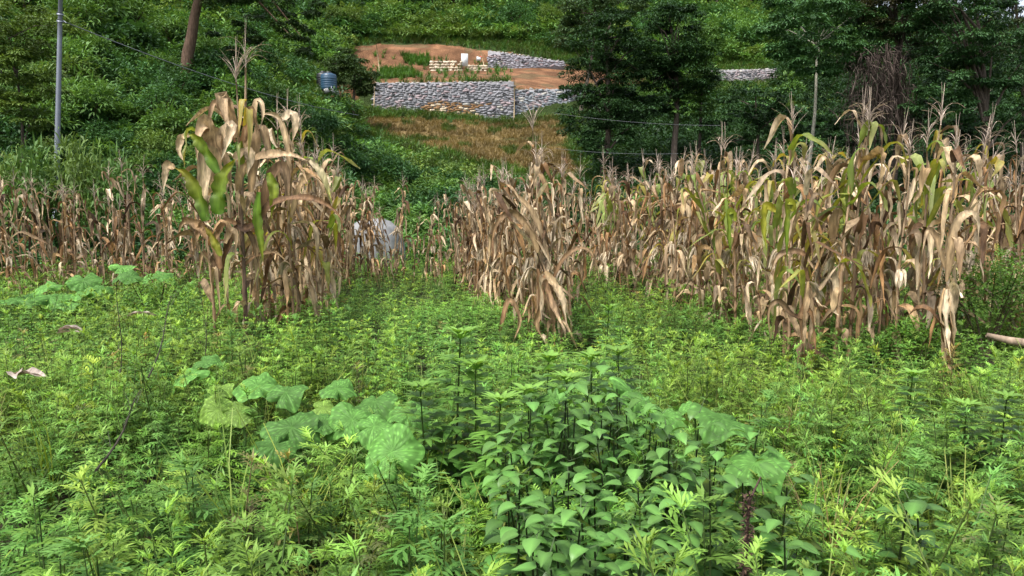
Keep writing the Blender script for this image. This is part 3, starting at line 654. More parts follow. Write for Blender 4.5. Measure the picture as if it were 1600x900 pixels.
# --- dry grass on the straw slope, low grass on the terrace
def tuft(n, h, w, cA, cB, lean=35):
    m = U(0, 1, n)[:, None]
    return leaves(np.stack([rng.normal(0, .05, n), rng.normal(0, .05, n), np.zeros(n)], -1), U(0, 360, n), U(90 - lean, 90, n), U(0, 60, n), h * U(.5, 1.1, n), w, 3, 'stick', 2, 0, c0=bcc(cA, n) * (1 - m) + bcc(cB, n) * m)
tp = [tuft(14, .45, .035, (.18, .135, .055), (.32, .24, .11)) for _ in range(3)] + [tuft(14, .5, .04, (.06, .10, .02), (.13, .18, .04)) for _ in range(2)]
N = 16000; u = U(-.24, .14, N); y = U(40, 63, N); x = u * y; z = hz(x, y); px, py = proj(np.stack([x, y, z], -1))
ok = inpoly(px, py, STRAW); x, y, z = x[ok], y[ok], z[ok]; n = len(x)
grn = (vnoise(x, y, 1.6) > .76) | (y > 60.5) & (rng.random(n) < .6)
ok = rng.random(n) < np.where(grn, .9, .35 + .65 * vnoise(x + 3, y, .9)); x, y, z, grn = x[ok], y[ok], z[ok], grn[ok]; n = len(x)
g = scatter(tp, np.stack([x, y, z], -1), U(0, 6.28, n), U(.5, 1.1, n), cm=np.stack([U(.75, 1.2, n)] * 3, -1), pick=np.where(grn, rng.integers(3, 5, n), rng.integers(0, 3, n)))
tag(obj('dry_grass', g, M_hill), 'thin straw coloured grass growing on the slope below the long stone wall', 'dry grass', kind='stuff')
N = 5000; u = U(-.22, -.0, N); y = U(64, 76, N); x = u * y; z = hz(x, y); px, py = proj(np.stack([x, y, z], -1))
ok = inpoly(px, py, [(628, 86), (672, 90), (670, 104), (632, 101)]) | inpoly(px, py, [(590, 108), (640, 108), (660, 122), (590, 124)]) & (rng.random(N) < .4) | inpoly(px, py, TERR) & (rng.random(N) < .04)
x, y, z = x[ok], y[ok], z[ok]; n = len(x)
g = scatter(tp[3:], np.stack([x, y, z], -1), U(0, 6.28, n), U(.8, 1.5, n), cm=np.tile(A(.8, 1.3, .9), (n, 1)))
tag(obj('terrace_grass', g, M_hill), 'patches of low green grass on the orange earth terrace', 'grass', kind='stuff')

N = 42000; u = U(-.3, .36, N); y = U(36, 92, N); x = u * y; z = hz(x, y); px, py = proj(np.stack([x, y, z], -1))
jx_ = rng.normal(0, 3, N); jy_ = rng.normal(0, 1.5, N)
ok = ~inpoly(px + jx_, py + jy_, STRAW) & ~inpoly(px + jx_, py + jy_ * .5, TERR) & ~inpoly(px + jx_, py, SOIL2) & ((y < 62) | (y > 64.5)); x, y, z = x[ok], y[ok], z[ok]; n = len(x)
g = scatter(tp[3:], np.stack([x, y, z], -1), U(0, 6.28, n), U(.7, 1.6, n), cm=np.stack([U(.6, 1.1, n), U(.8, 1.3, n), U(.8, 1.2, n)], -1))
tag(obj('slope_grass', g, M_hill), 'short green grass on the banks round the stone walls and the straw slope', 'grass', kind='stuff')

# ------------------------------------------------------------------ white sheeted heap behind the corn
b = at(586, 394, 26.5); b[2] = H(b[0], b[1]) + .05
def heap():
    nu_, nv = 40, 22; a = np.linspace(0, 2 * np.pi, nu_, endpoint=False); V = []
    for k in range(nv):
        t = k / (nv - 1)
        prof_r = [1.0, 1.03, 1.02, .97, .85, .6, .28, .0]; r = np.interp(t, np.linspace(0, 1, 8), prof_r); z = np.interp(t, np.linspace(0, 1, 8), [-.1, .15, .45, .75, .98, 1.12, 1.19, 1.2])
        rip = 1 + .07 * np.sin(a * 7 + 3 * t) * (1 - t) + .04 * np.sin(a * 15 + 5 * t) + .05 * np.sin(a * 3 + 1 + 6 * t)
        V.append(np.stack([np.cos(a) * r * .72 * rip, np.sin(a) * r * .6 * rip, z + .04 * np.sin(a * 2) * t * r + 0 * a], -1) * A(1.34, 1.2, 1.38))
    V = np.concatenate(V); i = np.arange(nv - 1)[:, None] * nu_; j = np.arange(nu_)[None]; j2 = (j + 1) % nu_
    return V, np.stack([i + j, i + j2, i + nu_ + j2, i + nu_ + j], -1).reshape(-1, 4), np.full((len(V), 3), .6)
M_sheet = plain('white_plastic_sheet', (.20, .20, .20), .55, 3, .4, .8)
t = thing('covered_heap', 'rounded heap under a white plastic sheet standing behind the dry corn', 'covered heap', b.tolist())
obj('sheet', heap(), M_sheet, t, smooth=True)
aa = np.linspace(0, np.pi, 20)
for xx in (-.3, .28): obj('tie_rope', tube(np.stack([np.full(20, xx * 1.38), -np.cos(aa) * .78, .1 + np.sin(aa) ** .6 * 1.55], -1), .012, 5), M_wire, t)

# ------------------------------------------------------------------ corn
TAN = [A(.37, .24, .115), A(.47, .34, .19), A(.56, .44, .28), A(.15, .085, .042), A(.43, .315, .19), A(.075, .042, .025), A(.64, .52, .36), A(.38, .215, .095)]
def corn_leaf_set(n, z0, z1, green=0., big=1., hang=.5, wide=1.):
    z = np.linspace(z0, z1, n) + rng.normal(0, .04, n); side = (np.arange(n) % 2) * 180 + rng.normal(0, 32, n) + rng.uniform(0, 360)
    rel = (z - z0) / (z1 - z0 + 1e-6)
    dead = rng.random(n) < hang
    L = (.56 + .22 * np.sin(rel * np.pi)) * big * U(.6, 1.25, n)
    W_ = .064 * U(.55, 1.35, n) * wide
    el0 = np.where(dead, U(0, 62, n), U(50, 78, n)); el1 = np.where(dead, U(-92, -66, n), U(-86, -25, n))
    tb = np.where(dead, U(.06, .34, n), U(.25, .65, n)); bw = U(.1, .42, n)
    fold = U(.1, .6, n); fold1 = np.where(dead, U(.4, 1.25, n), U(.2, .9, n))
    c0 = np.array([TAN[rng.integers(len(TAN))] * rng.uniform(.5, 1.08) for _ in range(n)]); c1 = np.array([TAN[rng.integers(len(TAN))] * rng.uniform(.55, 1.15) for _ in range(n)])
    o = np.stack([rng.normal(0, .006, n), rng.normal(0, .006, n), z], -1)
    isg = (rng.random(n) < green) & (rel > .3)
    kw = dict(az=side, el0=el0, el1=el1, L=L, Wd=W_, fold=fold, fold1=fold1, twist=np.where(dead, U(-320, 320, n), U(-90, 90, n)), tb=tb, bw=bw, drift=rng.normal(0, 55, n), wave=U(.04, .2, n))
    sel = lambda m: {k: v[m] for k, v in kw.items()}
    dry = leaves(o[~isg], S=13, prof='blade', c0=c0[~isg], c1=c1[~isg], **sel(~isg)) if (~isg).any() else None
    gr = None
    if isg.any():
        m = isg; k = sel(m); k['twist'] = U(-40, 40, m.sum()); k['fold'] = U(.15, .4, m.sum()); k['fold1'] = U(.2, .6, m.sum()); k['Wd'] = k['Wd'] * 1.1
        gc = np.array([[A(.12, .22, .025), A(.24, .29, .03), A(.16, .27, .035), A(.40, .31, .035)][rng.integers(4)] * rng.uniform(.8, 1.15) for _ in range(m.sum())])
        gr = leaves(o[m], S=13, prof='blade', c0=gc, c1=c1[m] * .6 + gc * .4, mid=A(.3, .34, .12), **k)
    return dry, gr
def stalk_geo(h, bend=(0, 0), r=.017, dark=False):
    n = 18; t = np.linspace(0, 1, n); z = t * h
    p = np.stack([bend[0] * t ** 2 + .012 * np.sin(t * 9), bend[1] * t ** 2 + .01 * np.cos(t * 8), z], -1)
    rr = r * (1 - .55 * t) * (1 + .14 * (np.arange(n) % 3 == 0))
    g = tube(p, rr, 7, (.10, .055, .045) if dark else (.30, .19, .11), (.30, .22, .14))
    gs = [g]
    m = 8; zz = U(.1, h * .9, m)   # loose papery sheaths
    gs.append(leaves(np.stack([np.interp(zz, z, p[:, 0]), np.interp(zz, z, p[:, 1]), zz], -1), U(0, 360, m), 86, 78, U(.12, .25, m), .06, 4, 'leaf', 3, 1.0, c0=np.array([TAN[rng.integers(8)] * .9 for _ in range(m)])))
    return cat(gs), p
def tassel_geo(top, n=11, L=.3, droop=60):
    m = np.full(n, 1.); z = top[2] + U(-.02, .12, n); c = np.array([A(.5, .41, .34) * rng.uniform(.6, 1.15) for _ in range(n)])
    g1 = leaves(np.tile(top, (n, 1)) * A(1, 1, 0) + z[:, None] * A(0, 0, 1), U(0, 360, n), U(55, 82, n), U(70 - droop * 2.2, 60 - droop * .3, n), L * U(.6, 1.1, n), 0.014, 6, 'stick', 3, .9, c0=c, tb=.55, bw=.9)
    g2 = leaves(top[None], 0, 89, 84, L * 1.45, .013, 6, 'stick', 3, .9, c0=(.45, .37, .3)); g3 = leaves(top[None], 90, 89, 84, L * 1.4, .013, 6, 'stick', 3, .9, c0=(.45, .37, .3))
    return cat([g1, g2, g3])
def ear_geo(z, az):
    n = 7; a = R(az); o = np.tile(A(math.cos(a) * .02, math.sin(a) * .02, z), (n, 1))
    return leaves(o, az + U(-25, 25, n), U(40, 60, n), U(-75, -50, n), U(.22, .32, n), .075, 8, 'leaf', 3, .9, tb=.25, bw=.3, c0=np.array([A(.5, .42, .3) * rng.uniform(.7, 1.1) for _ in range(n)]), twist=U(-60, 60, n))
def corn_kind(h=2.15, n=13, green=0., hang=.6, big=1., bend=(0, 0), tass=True, ear=True, wide=1., r=.017, dark=False, droop=60, name='corn_plant', label='dry corn plant'):
    t = thing(name, label, 'corn plant')
    sg, p = stalk_geo(h, bend, r, dark); st = obj('stalk', sg, M_corn, t)
    dry, gr = corn_leaf_set(n, .18, h * (.91 if h > 2.35 else .99), green, big, hang, wide)
    def bendg(g):
        v = g[0]; f = np.clip(v[:, 2] / h, 0, 1.2) ** 2; v[:, 0] += bend[0] * f; v[:, 1] += bend[1] * f; return g
    if dry is not None: obj('dry_foliage', bendg(dry), M_corn, t)
    if gr is not None: tag(obj('green_foliage', bendg(gr), M_corng, t), 'yellow green blades')
    if tass: obj('tassel', tassel_geo(p[-1], n=14 if h > 2.6 else 11, L=.25 * max(1, h / 2), droop=droop), M_corn, t)
    if ear: obj('ear_husk', bendg(ear_geo(rng.uniform(.85, 1.2), rng.uniform(0, 360))), M_corn, t)
    return Kind(t)
CK = [corn_kind(rng.uniform(2.0, 2.3), int(rng.integers(12, 17)), 0, rng.uniform(.45, .75), rng.uniform(.9, 1.1), (rng.normal(0, .12), rng.normal(0, .12)), droop=rng.uniform(15, 80)) for _ in range(9)]
CG = [corn_kind(rng.uniform(2.0, 2.3), int(rng.integers(14, 18)), rng.uniform(.45, .75), .4, 1., (rng.normal(0, .08), rng.normal(0, .08)), droop=rng.uniform(30, 80), wide=1.3) for _ in range(5)]
CN = [corn_kind(rng.uniform(1.8, 2.1), int(rng.integers(15, 19)), 0, .8, .9, (rng.normal(0, .15), rng.normal(0, .15)), tass=False) for _ in range(3)]
def put(kind, x, y, s, label, group, tilt=None, rz=None):
    z = H(x, y) - .03
    sg = .07 if rng.random() < .9 else .22; tl = tilt if tilt is not None else (rng.normal(0, sg), rng.normal(0, sg))
    return kind.place((x, y, z), rng.uniform(0, 6.28) if rz is None else rz, (s, s, s * rng.uniform(.95, 1.05)), label, group, tl)
def pick(green=0., short=0.):
    k = rng.random()
    if k < green: return CG[rng.integers(len(CG))], 'green-tinged'
    if k > 1 - short: return CN[rng.integers(len(CN))], 'brown tassel-less'
    return CK[rng.integers(len(CK))], 'brown'
def along(path, step):
    path = np.array(path, float); d_ = np.r_[0, np.cumsum(np.linalg.norm(np.diff(path, axis=0), axis=1))]
    s = np.arange(0, d_[-1], step); return np.stack([np.interp(s, d_, path[:, 0]), np.interp(s, d_, path[:, 1])], -1)
placed = []
def row(path, step, s0, lab, group, jit=.1, green=0., short=.15, count=True, mind=.17):
    i = 0
    for x, y in along(path, step):
        x += rng.normal(0, jit); y += rng.normal(0, jit)
        if any((x - a_) ** 2 + (y - b_) ** 2 < mind ** 2 for a_, b_ in placed): continue
        placed.append((x, y)); k, cn = pick(green, short)
        put(k, x, y, (s0(y) if callable(s0) else s0) * rng.uniform(.84, 1.1), f'{cn} corn, {NUM[i]} {lab}', group); i += 1
# big stand: front edge first
GB = 'corn of the big stand under the dark trees'
edge = [(3.45, 8.2), (3.15, 9.6), (3.05, 11.2), (2.75, 13.4), (2.1, 16.2), (1.5, 19.0)]
row(edge[::-1], .40, lambda y: 1.06 + .12 * min(1, max(0, (17 - y) / 5)), 'on the path-side edge of the big stand from its far end', GB, .09, .3)
row([(3.45, 8.4), (4.0, 8.6), (4.7, 8.5), (5.2, 8.9), (5.6, 9.6)], .34, 1.17, 'along the near face of the big stand from the path', GB, .1, .34)
row([(3.3, 8.9), (3.9, 9.3), (4.6, 9.2), (5.3, 9.7), (6.2, 10.2)], .4, 1.2, 'in the second rank of the near face from the path', GB, .14, .42)
for off, lab in ((.6, 'in the second rank behind the path-side edge from far end'), (1.25, 'in the third rank behind the path-side edge from far end')):
    row([(a_ + off, b_) for a_, b_ in edge[::-1]], .48, 1.2, lab, GB, .14, .4)
for off, st, lb in ((2.1, .8, 'fourth'), (3.2, .9, 'fifth'), (4.6, 1.0, 'sixth'), (6.2, 1.1, 'innermost')):
    row([(a_ + off, max(b_, 10 + off * .25)) for a_, b_ in edge[::-1]], st, 1.08, f'in the {lb} rank inside the big stand from its far end', GB, .22, .45)
row([(7.3, 10.8), (7.9, 11.5), (9.5, 14.5), (12.5, 19)], .5, 1.15, 'on the bush-side flank of the big stand from its near end', GB, .2, .05)
row([(6.7, 9.9), (7.2, 10.4), (7.8, 11)], .28, 1.2, 'in the tall group behind the bright leafy bush', GB, .1, .0)
row([(1.6, 20.5), (4, 20.8), (7, 20.5), (10, 20), (13, 20)], .8, 1.05, 'in the back rank of the big stand from the middle row', GB, .3, .1)
# middle row
GM = 'corn of the narrow row in the middle of the field'
mid = [(.42, 9.6), (.2, 10.8), (-.1, 12.3), (-.55, 14.5), (-1.0, 16.5), (-1.45, 18.3)]
row(mid, .36, lambda y: 1.0 + .2 * min(1, max(0, (14 - y) / 3)), 'in the core of the middle row from its near end', GM, .09, 0)
row([(a_ + .28, b_ + .3) for a_, b_ in mid], .45, 1.06, 'on the stand-side flank of the middle row from its near end', GM, .1, 0)
row([(a_ - .28, b_ + .4) for a_, b_ in mid[1:]], .5, .95, 'on the path flank of the middle row from its near end', GM, .1, 0)
row([(a_ + .8, b_ + .3) for a_, b_ in mid[1:]], .6, .95, 'between middle row and big stand from the near end', GM, .15, 0)
row([(-.6, 20), (.6, 20), (1.6, 19.5)], .4, .95, 'across the far gap from the middle row', GM, .15, 0)
# left tall row
GL = 'corn of the tall row leading to the covered heap'
lr = [(-2.6, 9.3), (-2.75, 10.2), (-3.0, 11.5), (-3.35, 13.2), (-3.75, 15.2), (-4.15, 17.4)]
row(lr, .34, 1.12, 'in the core of the tall row from its near end', GL, .09, .12)
row([(a_ - .32, b_ + .1) for a_, b_ in lr], .42, 1.1, 'on the outer flank of the tall row from its near end', GL, .1, .2)
row([(a_ - .75, b_ + .3) for a_, b_ in lr[:4]], .5, 1.05, 'on the outermost flank of the tall row from its near end', GL, .12, .1)
row([(-4.5, 18.0), (-4.1, 18.6), (-3.4, 18.9), (-2.6, 19.1)], .17, 1.2, 'in front of the covered heap from the tall row', 'corn before the covered heap', .08, .06)
row([(-4.4, 17.6), (-3.9, 18.1), (-3.0, 18.3)], .2, 1.1, 'in the rank just ahead of the heap row', 'corn before the covered heap', .08, .06)
row([(-2.5, 19.3), (-2.1, 19.4), (-1.75, 19.3)], .2, .85, 'beside the gap just past the covered heap', 'corn before the covered heap', .05, 0)
# far-left short rows
GS = 'short corn rows below the pole'
row([(-11.5, 14.2), (-8.8, 14.4), (-6.5, 14.9), (-5.2, 15.4)], .26, 1.0, 'in the front rank of the short corn from the field edge', GS, .12, 0)
row([(-12, 15.3), (-8.8, 15.5), (-5.6, 16.2)], .32, 1.08, 'in the second rank of the short corn from the field edge', GS, .15, .05)
row([(-12.5, 16.8), (-9.5, 17), (-6, 17.6)], .42, 1.12, 'in the rear rank of the short corn from the field edge', GS, .2, .05)
# heroes: their showiest blades are shaped one by one
def smooth_path(P, n=16):
    P = np.asarray(P, float); m = len(P); t = np.linspace(0, m - 1, n); Q = np.vstack([2 * P[0] - P[1], P, 2 * P[-1] - P[-2]])
    k = np.clip(t.astype(int), 0, m - 2); f = (t - k)[:, None]; a, b, c_, d = Q[k], Q[k + 1], Q[k + 2], Q[k + 3]
    return .5 * (2 * b + (c_ - a) * f + (2 * a - 5 * b + 4 * c_ - d) * f * f + (3 * b - a - 3 * c_ + d) * f ** 3)
def blade(pts, w, c0, c1, y, dy=0., turn=18., fold=.3, prof='maize', n=22, cross=.35):
    """pts: photo points of the midrib, from stalk to tip; y: distance; dy: how far the tip comes forward"""
    m = len(pts); P = np.array([at(px, py, y - dy * k / (m - 1)) for k, (px, py) in enumerate(pts)]); P = smooth_path(P, n)
    T = np.gradient(P, axis=0); T /= np.linalg.norm(T, axis=1)[:, None]; t = np.linspace(0, 1, n)
    hint = A(0, -1, cross); s_ = np.cross(T, hint); s_ /= np.linalg.norm(s_, axis=1)[:, None]; nn = np.cross(s_, T)
    a = np.radians(turn) * np.sin(t * 5 + turn)[:, None]; s2 = s_ * np.cos(a) + nn * np.sin(a); n2 = np.cross(s2, T)
    ww = (PROF[prof](t) * w * rng.uniform(.72, .95) * y / F * .5)[:, None] * (1 + rng.normal(0, .09, n))[:, None]; ph_ = rng.uniform(0, 6); ed = (.28 * np.sin(t * 16 + ph_) + .15 * np.sin(t * 37 + ph_) + rng.normal(0, .07, n))[:, None] * ww; turn = turn * rng.uniform(-1.6, 1.6); fd = fold + (rng.uniform(.3, 1.0)) * t[:, None] ** 2
    V = []; C = []
    k_ = t[:, None] ** 1.3; cc = A(*c0) * (1 - k_) + A(*c1) * k_; cc = cc * U(.85, 1.12, n)[:, None]
    for q, f in ((-1, .72), (-.5, 1.08), (0, 1.3), (.5, .95), (1, .7)):
        V.append(P + s2 * ww * q * np.cos(fd) + n2 * (abs(q) * ww * np.sin(fd) + ed * q)); C.append(cc * f)
    V = np.stack(V, 1).reshape(-1, 3); C = np.stack(C, 1).reshape(-1, 3)
    b = np.arange(n - 1)[:, None] * 5 + np.arange(4)[None]
    return V, np.stack([b, b + 1, b + 6, b + 5], -1).reshape(-1, 4), C
TN, PK_, WH, DB, BR, GR, YG = (.36, .25, .135), (.44, .32, .20), (.54, .44, .30), (.08, .045, .025), (.21, .12, .06), (.10, .20, .02), (.24, .27, .03)
def hero(pos, label, dryb=(), greenb=(), foot=(), y=None, tilt=(0, 0), **kw):
    k = corn_kind(label=label, **kw); x, yy = pos; z = H(x, yy) - .03
    o = k.place((x, yy, z), 0, (1, 1, 1), label, None, tilt); b = A(x, yy, z)
    def add(nm, bl_, mat):
        if not bl_: return
        g = cat([blade(*q[:4], **dict(dict(y=y or yy), **q[4])) for q in bl_]); obj(nm, (g[0] - b, g[1], g[2]), mat, o, smooth=True)
    add('broad_dry_blades', dryb, M_corn); add('broad_green_blades', [(*q[:4], dict(q[4], y=(y or yy) - .28)) for q in greenb], M_corng); add('foot_husk', foot, M_corn)
    return o
Yh = 8.35
hero((-3.08, 8.45), 'tallest corn plant, on a dark stalk, at the near end of the tall row',
 dryb=[([(372, 300), (378, 268), (405, 246), (452, 242), (484, 252)], 22, TN, PK_, dict(dy=.2)), ([(484, 250), (500, 268), (512, 295), (520, 320)], 16, WH, YG, dict()),
       ([(370, 215), (356, 170), (346, 148), (352, 175), (360, 205)], 24, TN, PK_, dict(dy=.15)), ([(368, 222), (352, 180), (336, 160), (328, 185), (326, 215)], 14, BR, PK_, dict()),
       ([(376, 232), (386, 195), (392, 170), (400, 190), (402, 215)], 16, BR, TN, dict(dy=.1)), ([(380, 240), (392, 196), (404, 158), (412, 178), (406, 205)], 17, TN, WH, dict(dy=.1)),
       ([(372, 350), (385, 358), (405, 345), (420, 322), (452, 311), (490, 311), (522, 328), (538, 350)], 20, DB, BR, dict(dy=.3)), ([(372, 352), (360, 372), (352, 400), (344, 440)], 14, DB, BR, dict()),
       ([(372, 345), (392, 368), (402, 400), (410, 436)], 12, DB, TN, dict()), ([(370, 350), (352, 346), (338, 372), (334, 410)], 13, BR, TN, dict()), ([(376, 420), (400, 400), (430, 395), (452, 412)], 9, BR, TN, dict())],
 h=3.1, n=12, green=.2, hang=.5, big=1.2, wide=1.25, r=.024, dark=True, droop=50, bend=(.1, 0))
hero((-3.38, 8.3), 'broad-leaved corn plant with wide yellow green blades beside the tallest dark stalk',
 dryb=[([(345, 300), (340, 262), (330, 240), (322, 250), (318, 300), (322, 342), (330, 355)], 36, TN, WH, dict(dy=.3, cross=.1)), ([(340, 260), (334, 215), (322, 194), (312, 210), (308, 250)], 30, TN, PK_, dict(dy=.2)),
       ([(342, 250), (350, 215), (362, 196), (356, 225), (346, 250)], 22, PK_, WH, dict(dy=.2)), ([(272, 264), (262, 258), (258, 276), (256, 304)], 16, TN, WH, dict()), ([(296, 212), (284, 216), (280, 236), (290, 256)], 14, TN, WH, dict()),
       ([(366, 248), (384, 236), (392, 250), (386, 276)], 24, PK_, WH, dict()), ([(330, 345), (316, 352), (306, 376), (302, 402)], 14, BR, TN, dict()), ([(345, 420), (330, 372), (300, 346), (284, 352), (280, 380)], 20, BR, TN, dict()),
       ([(345, 440), (330, 405), (316, 398), (312, 430)], 14, DB, TN, dict()), ([(352, 380), (362, 360), (370, 372), (366, 410)], 14, TN, PK_, dict())],
 greenb=[([(322, 345), (312, 308), (296, 276), (272, 262)], 26, GR, (.30, .26, .04), dict(cross=.2)), ([(340, 335), (344, 300), (354, 270), (368, 248)], 34, GR, (.26, .28, .03), dict(cross=.1)),
         ([(340, 270), (322, 236), (306, 216), (294, 210)], 24, GR, YG, dict(cross=.2)), ([(345, 400), (332, 370), (318, 352)], 16, YG, (.3, .2, .05), dict())],
 h=2.3, n=10, green=.3, hang=.5, big=1.0, wide=1.3, r=.018, tass=False, bend=(-.05, 0))
hero((-3.2, 8.75), 'tan corn plant with an upright dry tassel just behind the yellow green blades', h=3.0, n=14, green=.1, hang=.5, big=1.1, wide=1.3, droop=20, y=8.6,
 dryb=[([(392, 300), (400, 230), (408, 200), (420, 235), (418, 262)], 22, TN, PK_, dict()), ([(410, 330), (420, 285), (440, 262), (450, 290), (452, 330)], 24, BR, PK_, dict())],
 greenb=[([(405, 300), (402, 340), (408, 380), (412, 410)], 16, GR, YG, dict()), ([(420, 270), (428, 300), (424, 340)], 18, (.16, .22, .03), YG, dict())])
hero((-2.62, 8.75), 'corn plant with pale folded blades on the path side of the tallest dark stalk', h=2.5, n=15, green=.1, hang=.5, big=1.1, wide=1.2, y=8.7,
 dryb=[([(450, 330), (452, 250), (440, 190), (418, 178), (408, 188)], 12, TN, WH, dict()), ([(440, 186), (456, 178), (462, 196), (456, 226)], 20, WH, PK_, dict()), ([(455, 340), (470, 290), (492, 275), (505, 300), (506, 350)], 18, TN, PK_, dict())])
hero((-2.85, 9.1), 'tan corn plant heavy with hanging blades in the near clump of the tall row', h=2.5, n=20, green=.15, hang=.7, big=1.1, wide=1.2)
hero((.62, 9.2), 'corn plant leaning out at the near end of the middle row, trailing long tan blades', h=2.1, n=22, green=0, hang=.8, big=1.05, wide=1.1, bend=(-.75, .1), y=9.15,
 dryb=[([(840, 395), (828, 360), (800, 332), (775, 352), (765, 400)], 14, TN, BR, dict()), ([(862, 440), (880, 405), (905, 388), (926, 398), (938, 440)], 9, BR, TN, dict()), ([(800, 300), (830, 330), (850, 380), (862, 425)], 13, TN, PK_, dict())],
 foot=[([(852, 424), (866, 445), (878, 470), (886, 508)], 17, TN, WH, dict(dy=.15)), ([(850, 430), (858, 462), (870, 492), (882, 512)], 12, BR, PK_, dict(dy=.2)), ([(780, 520), (795, 470), (812, 500), (800, 540)], 11, BR, TN, dict()), ([(840, 420), (846, 470), (838, 505), (848, 530)], 14, BR, TN, dict())])
hero((.27, 9.9), 'tallest tan plant of the narrow middle row', h=2.85, n=22, green=0, hang=.6, big=1.05, wide=1.2, droop=15)
hero((2.76, 7.0), 'corn plant standing alone before the big stand, a thick tan husk round its foot', h=2.0, n=15, green=.12, hang=.6, big=1.0, wide=1.2, droop=25, y=6.95,
 dryb=[([(1262, 470), (1282, 450), (1300, 425), (1318, 405)], 9, TN, WH, dict()), ([(1258, 500), (1236, 490), (1216, 470), (1200, 488), (1206, 540)], 12, DB, TN, dict()), ([(1262, 400), (1240, 392), (1215, 400), (1200, 440)], 12, BR, PK_, dict())],
 greenb=[([(1240, 330), (1232, 315), (1228, 350), (1230, 415)], 17, (.30, .30, .03), GR, dict(cross=.1))],
 foot=[([(1262, 440), (1256, 480), (1254, 520), (1258, 562)], 19, TN, PK_, dict(fold=.9, dy=.12)), ([(1264, 450), (1266, 490), (1262, 530), (1260, 572)], 17, PK_, PK_, dict(fold=.9)), ([(1258, 470), (1250, 500), (1254, 540), (1256, 566)], 11, BR, TN, dict(turn=30))])
hero((4.32, 7.3), 'corn plant with a pale bleached husk round its foot near the leafy bush', h=2.3, n=15, green=0, hang=.6, big=1.05, wide=1.25, droop=90, y=7.22,
 dryb=[([(1478, 440), (1490, 360), (1510, 335), (1526, 345), (1528, 385)], 16, TN, WH, dict()), ([(1476, 420), (1462, 372), (1448, 360), (1440, 400)], 14, TN, PK_, dict())],
 foot=[([(1478, 452), (1474, 490), (1478, 525), (1486, 562)], 19, WH, WH, dict(fold=.7, dy=.12)), ([(1482, 452), (1486, 490), (1488, 525), (1492, 560)], 13, WH, TN, dict(fold=.9)), ([(1476, 450), (1468, 486), (1474, 520), (1480, 556)], 9, TN, WH, dict(turn=30))])
hero((2.98, 7.9), 'corn plant with bright yellow green blades just behind the solitary husk-footed plant', h=2.0, n=15, green=.3, hang=.4, big=1.0, wide=1.35, droop=40, y=7.8,
 greenb=[([(1212, 330), (1196, 322), (1192, 350), (1198, 392)], 18, (.30, .27, .03), YG, dict(cross=.1)), ([(1150, 345), (1140, 330), (1138, 365), (1142, 400)], 15, YG, GR, dict(cross=.1))])
def husk(label, loc, n, az, el0, el1, L, W_, cols_, name='dead_corn_blade', tb=.5, tw=60, rad=.02, twv=None):
    P = np.stack([rng.normal(0, rad, n), rng.normal(0, rad, n), rng.normal(0, .01, n)], -1)
    g = leaves(P, az + U(-25, 25, n), el0 + U(-6, 6, n), el1 + U(-8, 8, n), L * U(.8, 1.1, n), W_ * U(.8, 1.2, n), 12, 'blade', 3, U(.3, .7, n), U(-tw, tw, n), tb, .5, c0=cols_[0], c1=cols_[1], wave=.06)
    return tag(obj(name, g, M_corn, loc=loc), label, 'dead corn leaf')
for px, py, yd, az, lab, L_ in [(198, 508, 7.6, 12, 'pale grey corn husk lying on the weeds below the tall row', .32), (22, 560, 5.2, -38, 'grey brown corn husk lying on the weeds at the field edge below the pumpkin leaves', .3), (92, 527, 6.9, 5, 'small yellowed dry leaf lying on the weeds between two fallen husks', .24)]:
    p = at(px, py, yd); p[2] = H(p[0], p[1]) + .46
    husk(lab, p.tolist(), 3, az, 8, -4, L_, .1, (A(.22, .18, .15), A(.33, .28, .24)), name='fallen_husk', tw=50, rad=.008)

# ------------------------------------------------------------------ weeds: continuous ground cover
def pinnate(o, az, el, L, W_, pairs, c, tipc=None, lw=.22, ll=.55):
    """leaf of narrow leaflets; arrays over N leaves"""
    n = len(o); gs = []
    a, e = np.radians(az), np.radians(el); d_ = np.stack([np.cos(a) * np.cos(e), np.sin(a) * np.cos(e), np.sin(e)], -1)
    gs.append(leaves(o, az, el, el - 30, L, L * lw * 1.05, 2, 'dia', 2, .1, c0=c))
    for k in range(pairs):
        t = (k + .8) / (pairs + .6); P = o + d_ * (L * t)[:, None] - A(0, 0, 1) * (L * .18 * t * t)[:, None]
        for s in (-1, 1):
            gs.append(leaves(P, az + s * (62 - 12 * t) + U(-10, 10, n), el - 15 * t + U(-12, 12, n), el - 45, L * ll * (1.05 - .4 * t) * U(.8, 1.15, n), L * lw * U(.7, 1.05, n), 2, 'dia', 2, .1, c0=c * U(.85, 1.15, n)[:, None]))
    return cat(gs)
def weed_pinnate(h, nodes_, L, pairs, cA, cB, per=2, lw=.2, top=1.25):
    k = nodes_ * per; t = np.repeat(np.linspace(.12, 1, nodes_), per)
    th = rng.normal(0, .06, 2); sx, sy = th * h
    o = np.stack([sx * t ** 1.5, sy * t ** 1.5, h * t], -1); az = U(0, 360, k); t = np.clip(t + U(-.05, .05, k), .05, 1); o[:, 2] = h * t
    el = 5 + 42 * t ** 3 + U(-28, 26, k); LL = L * (1.15 - .45 * t ** 2) * U(.55, 1.3, k)
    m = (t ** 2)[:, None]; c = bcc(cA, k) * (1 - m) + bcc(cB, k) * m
    gs = [pinnate(o, az, el, LL, None, pairs, c, lw=lw), tube([A(0, 0, -.05), A(sx * .4, sy * .4, h * .5), A(sx, sy, h)], [.004, .003, .002], 4, (.10, .16, .05), cap=False)]
    m_ = 5; gs.append(leaves(np.tile(A(sx, sy, h), (m_, 1)), U(0, 360, m_), U(30, 80, m_), U(0, 50, m_), L * .5 * top * U(.6, 1.2, m_), L * .11, 2, 'dia', 2, .2, c0=cB))
    return cat(gs)
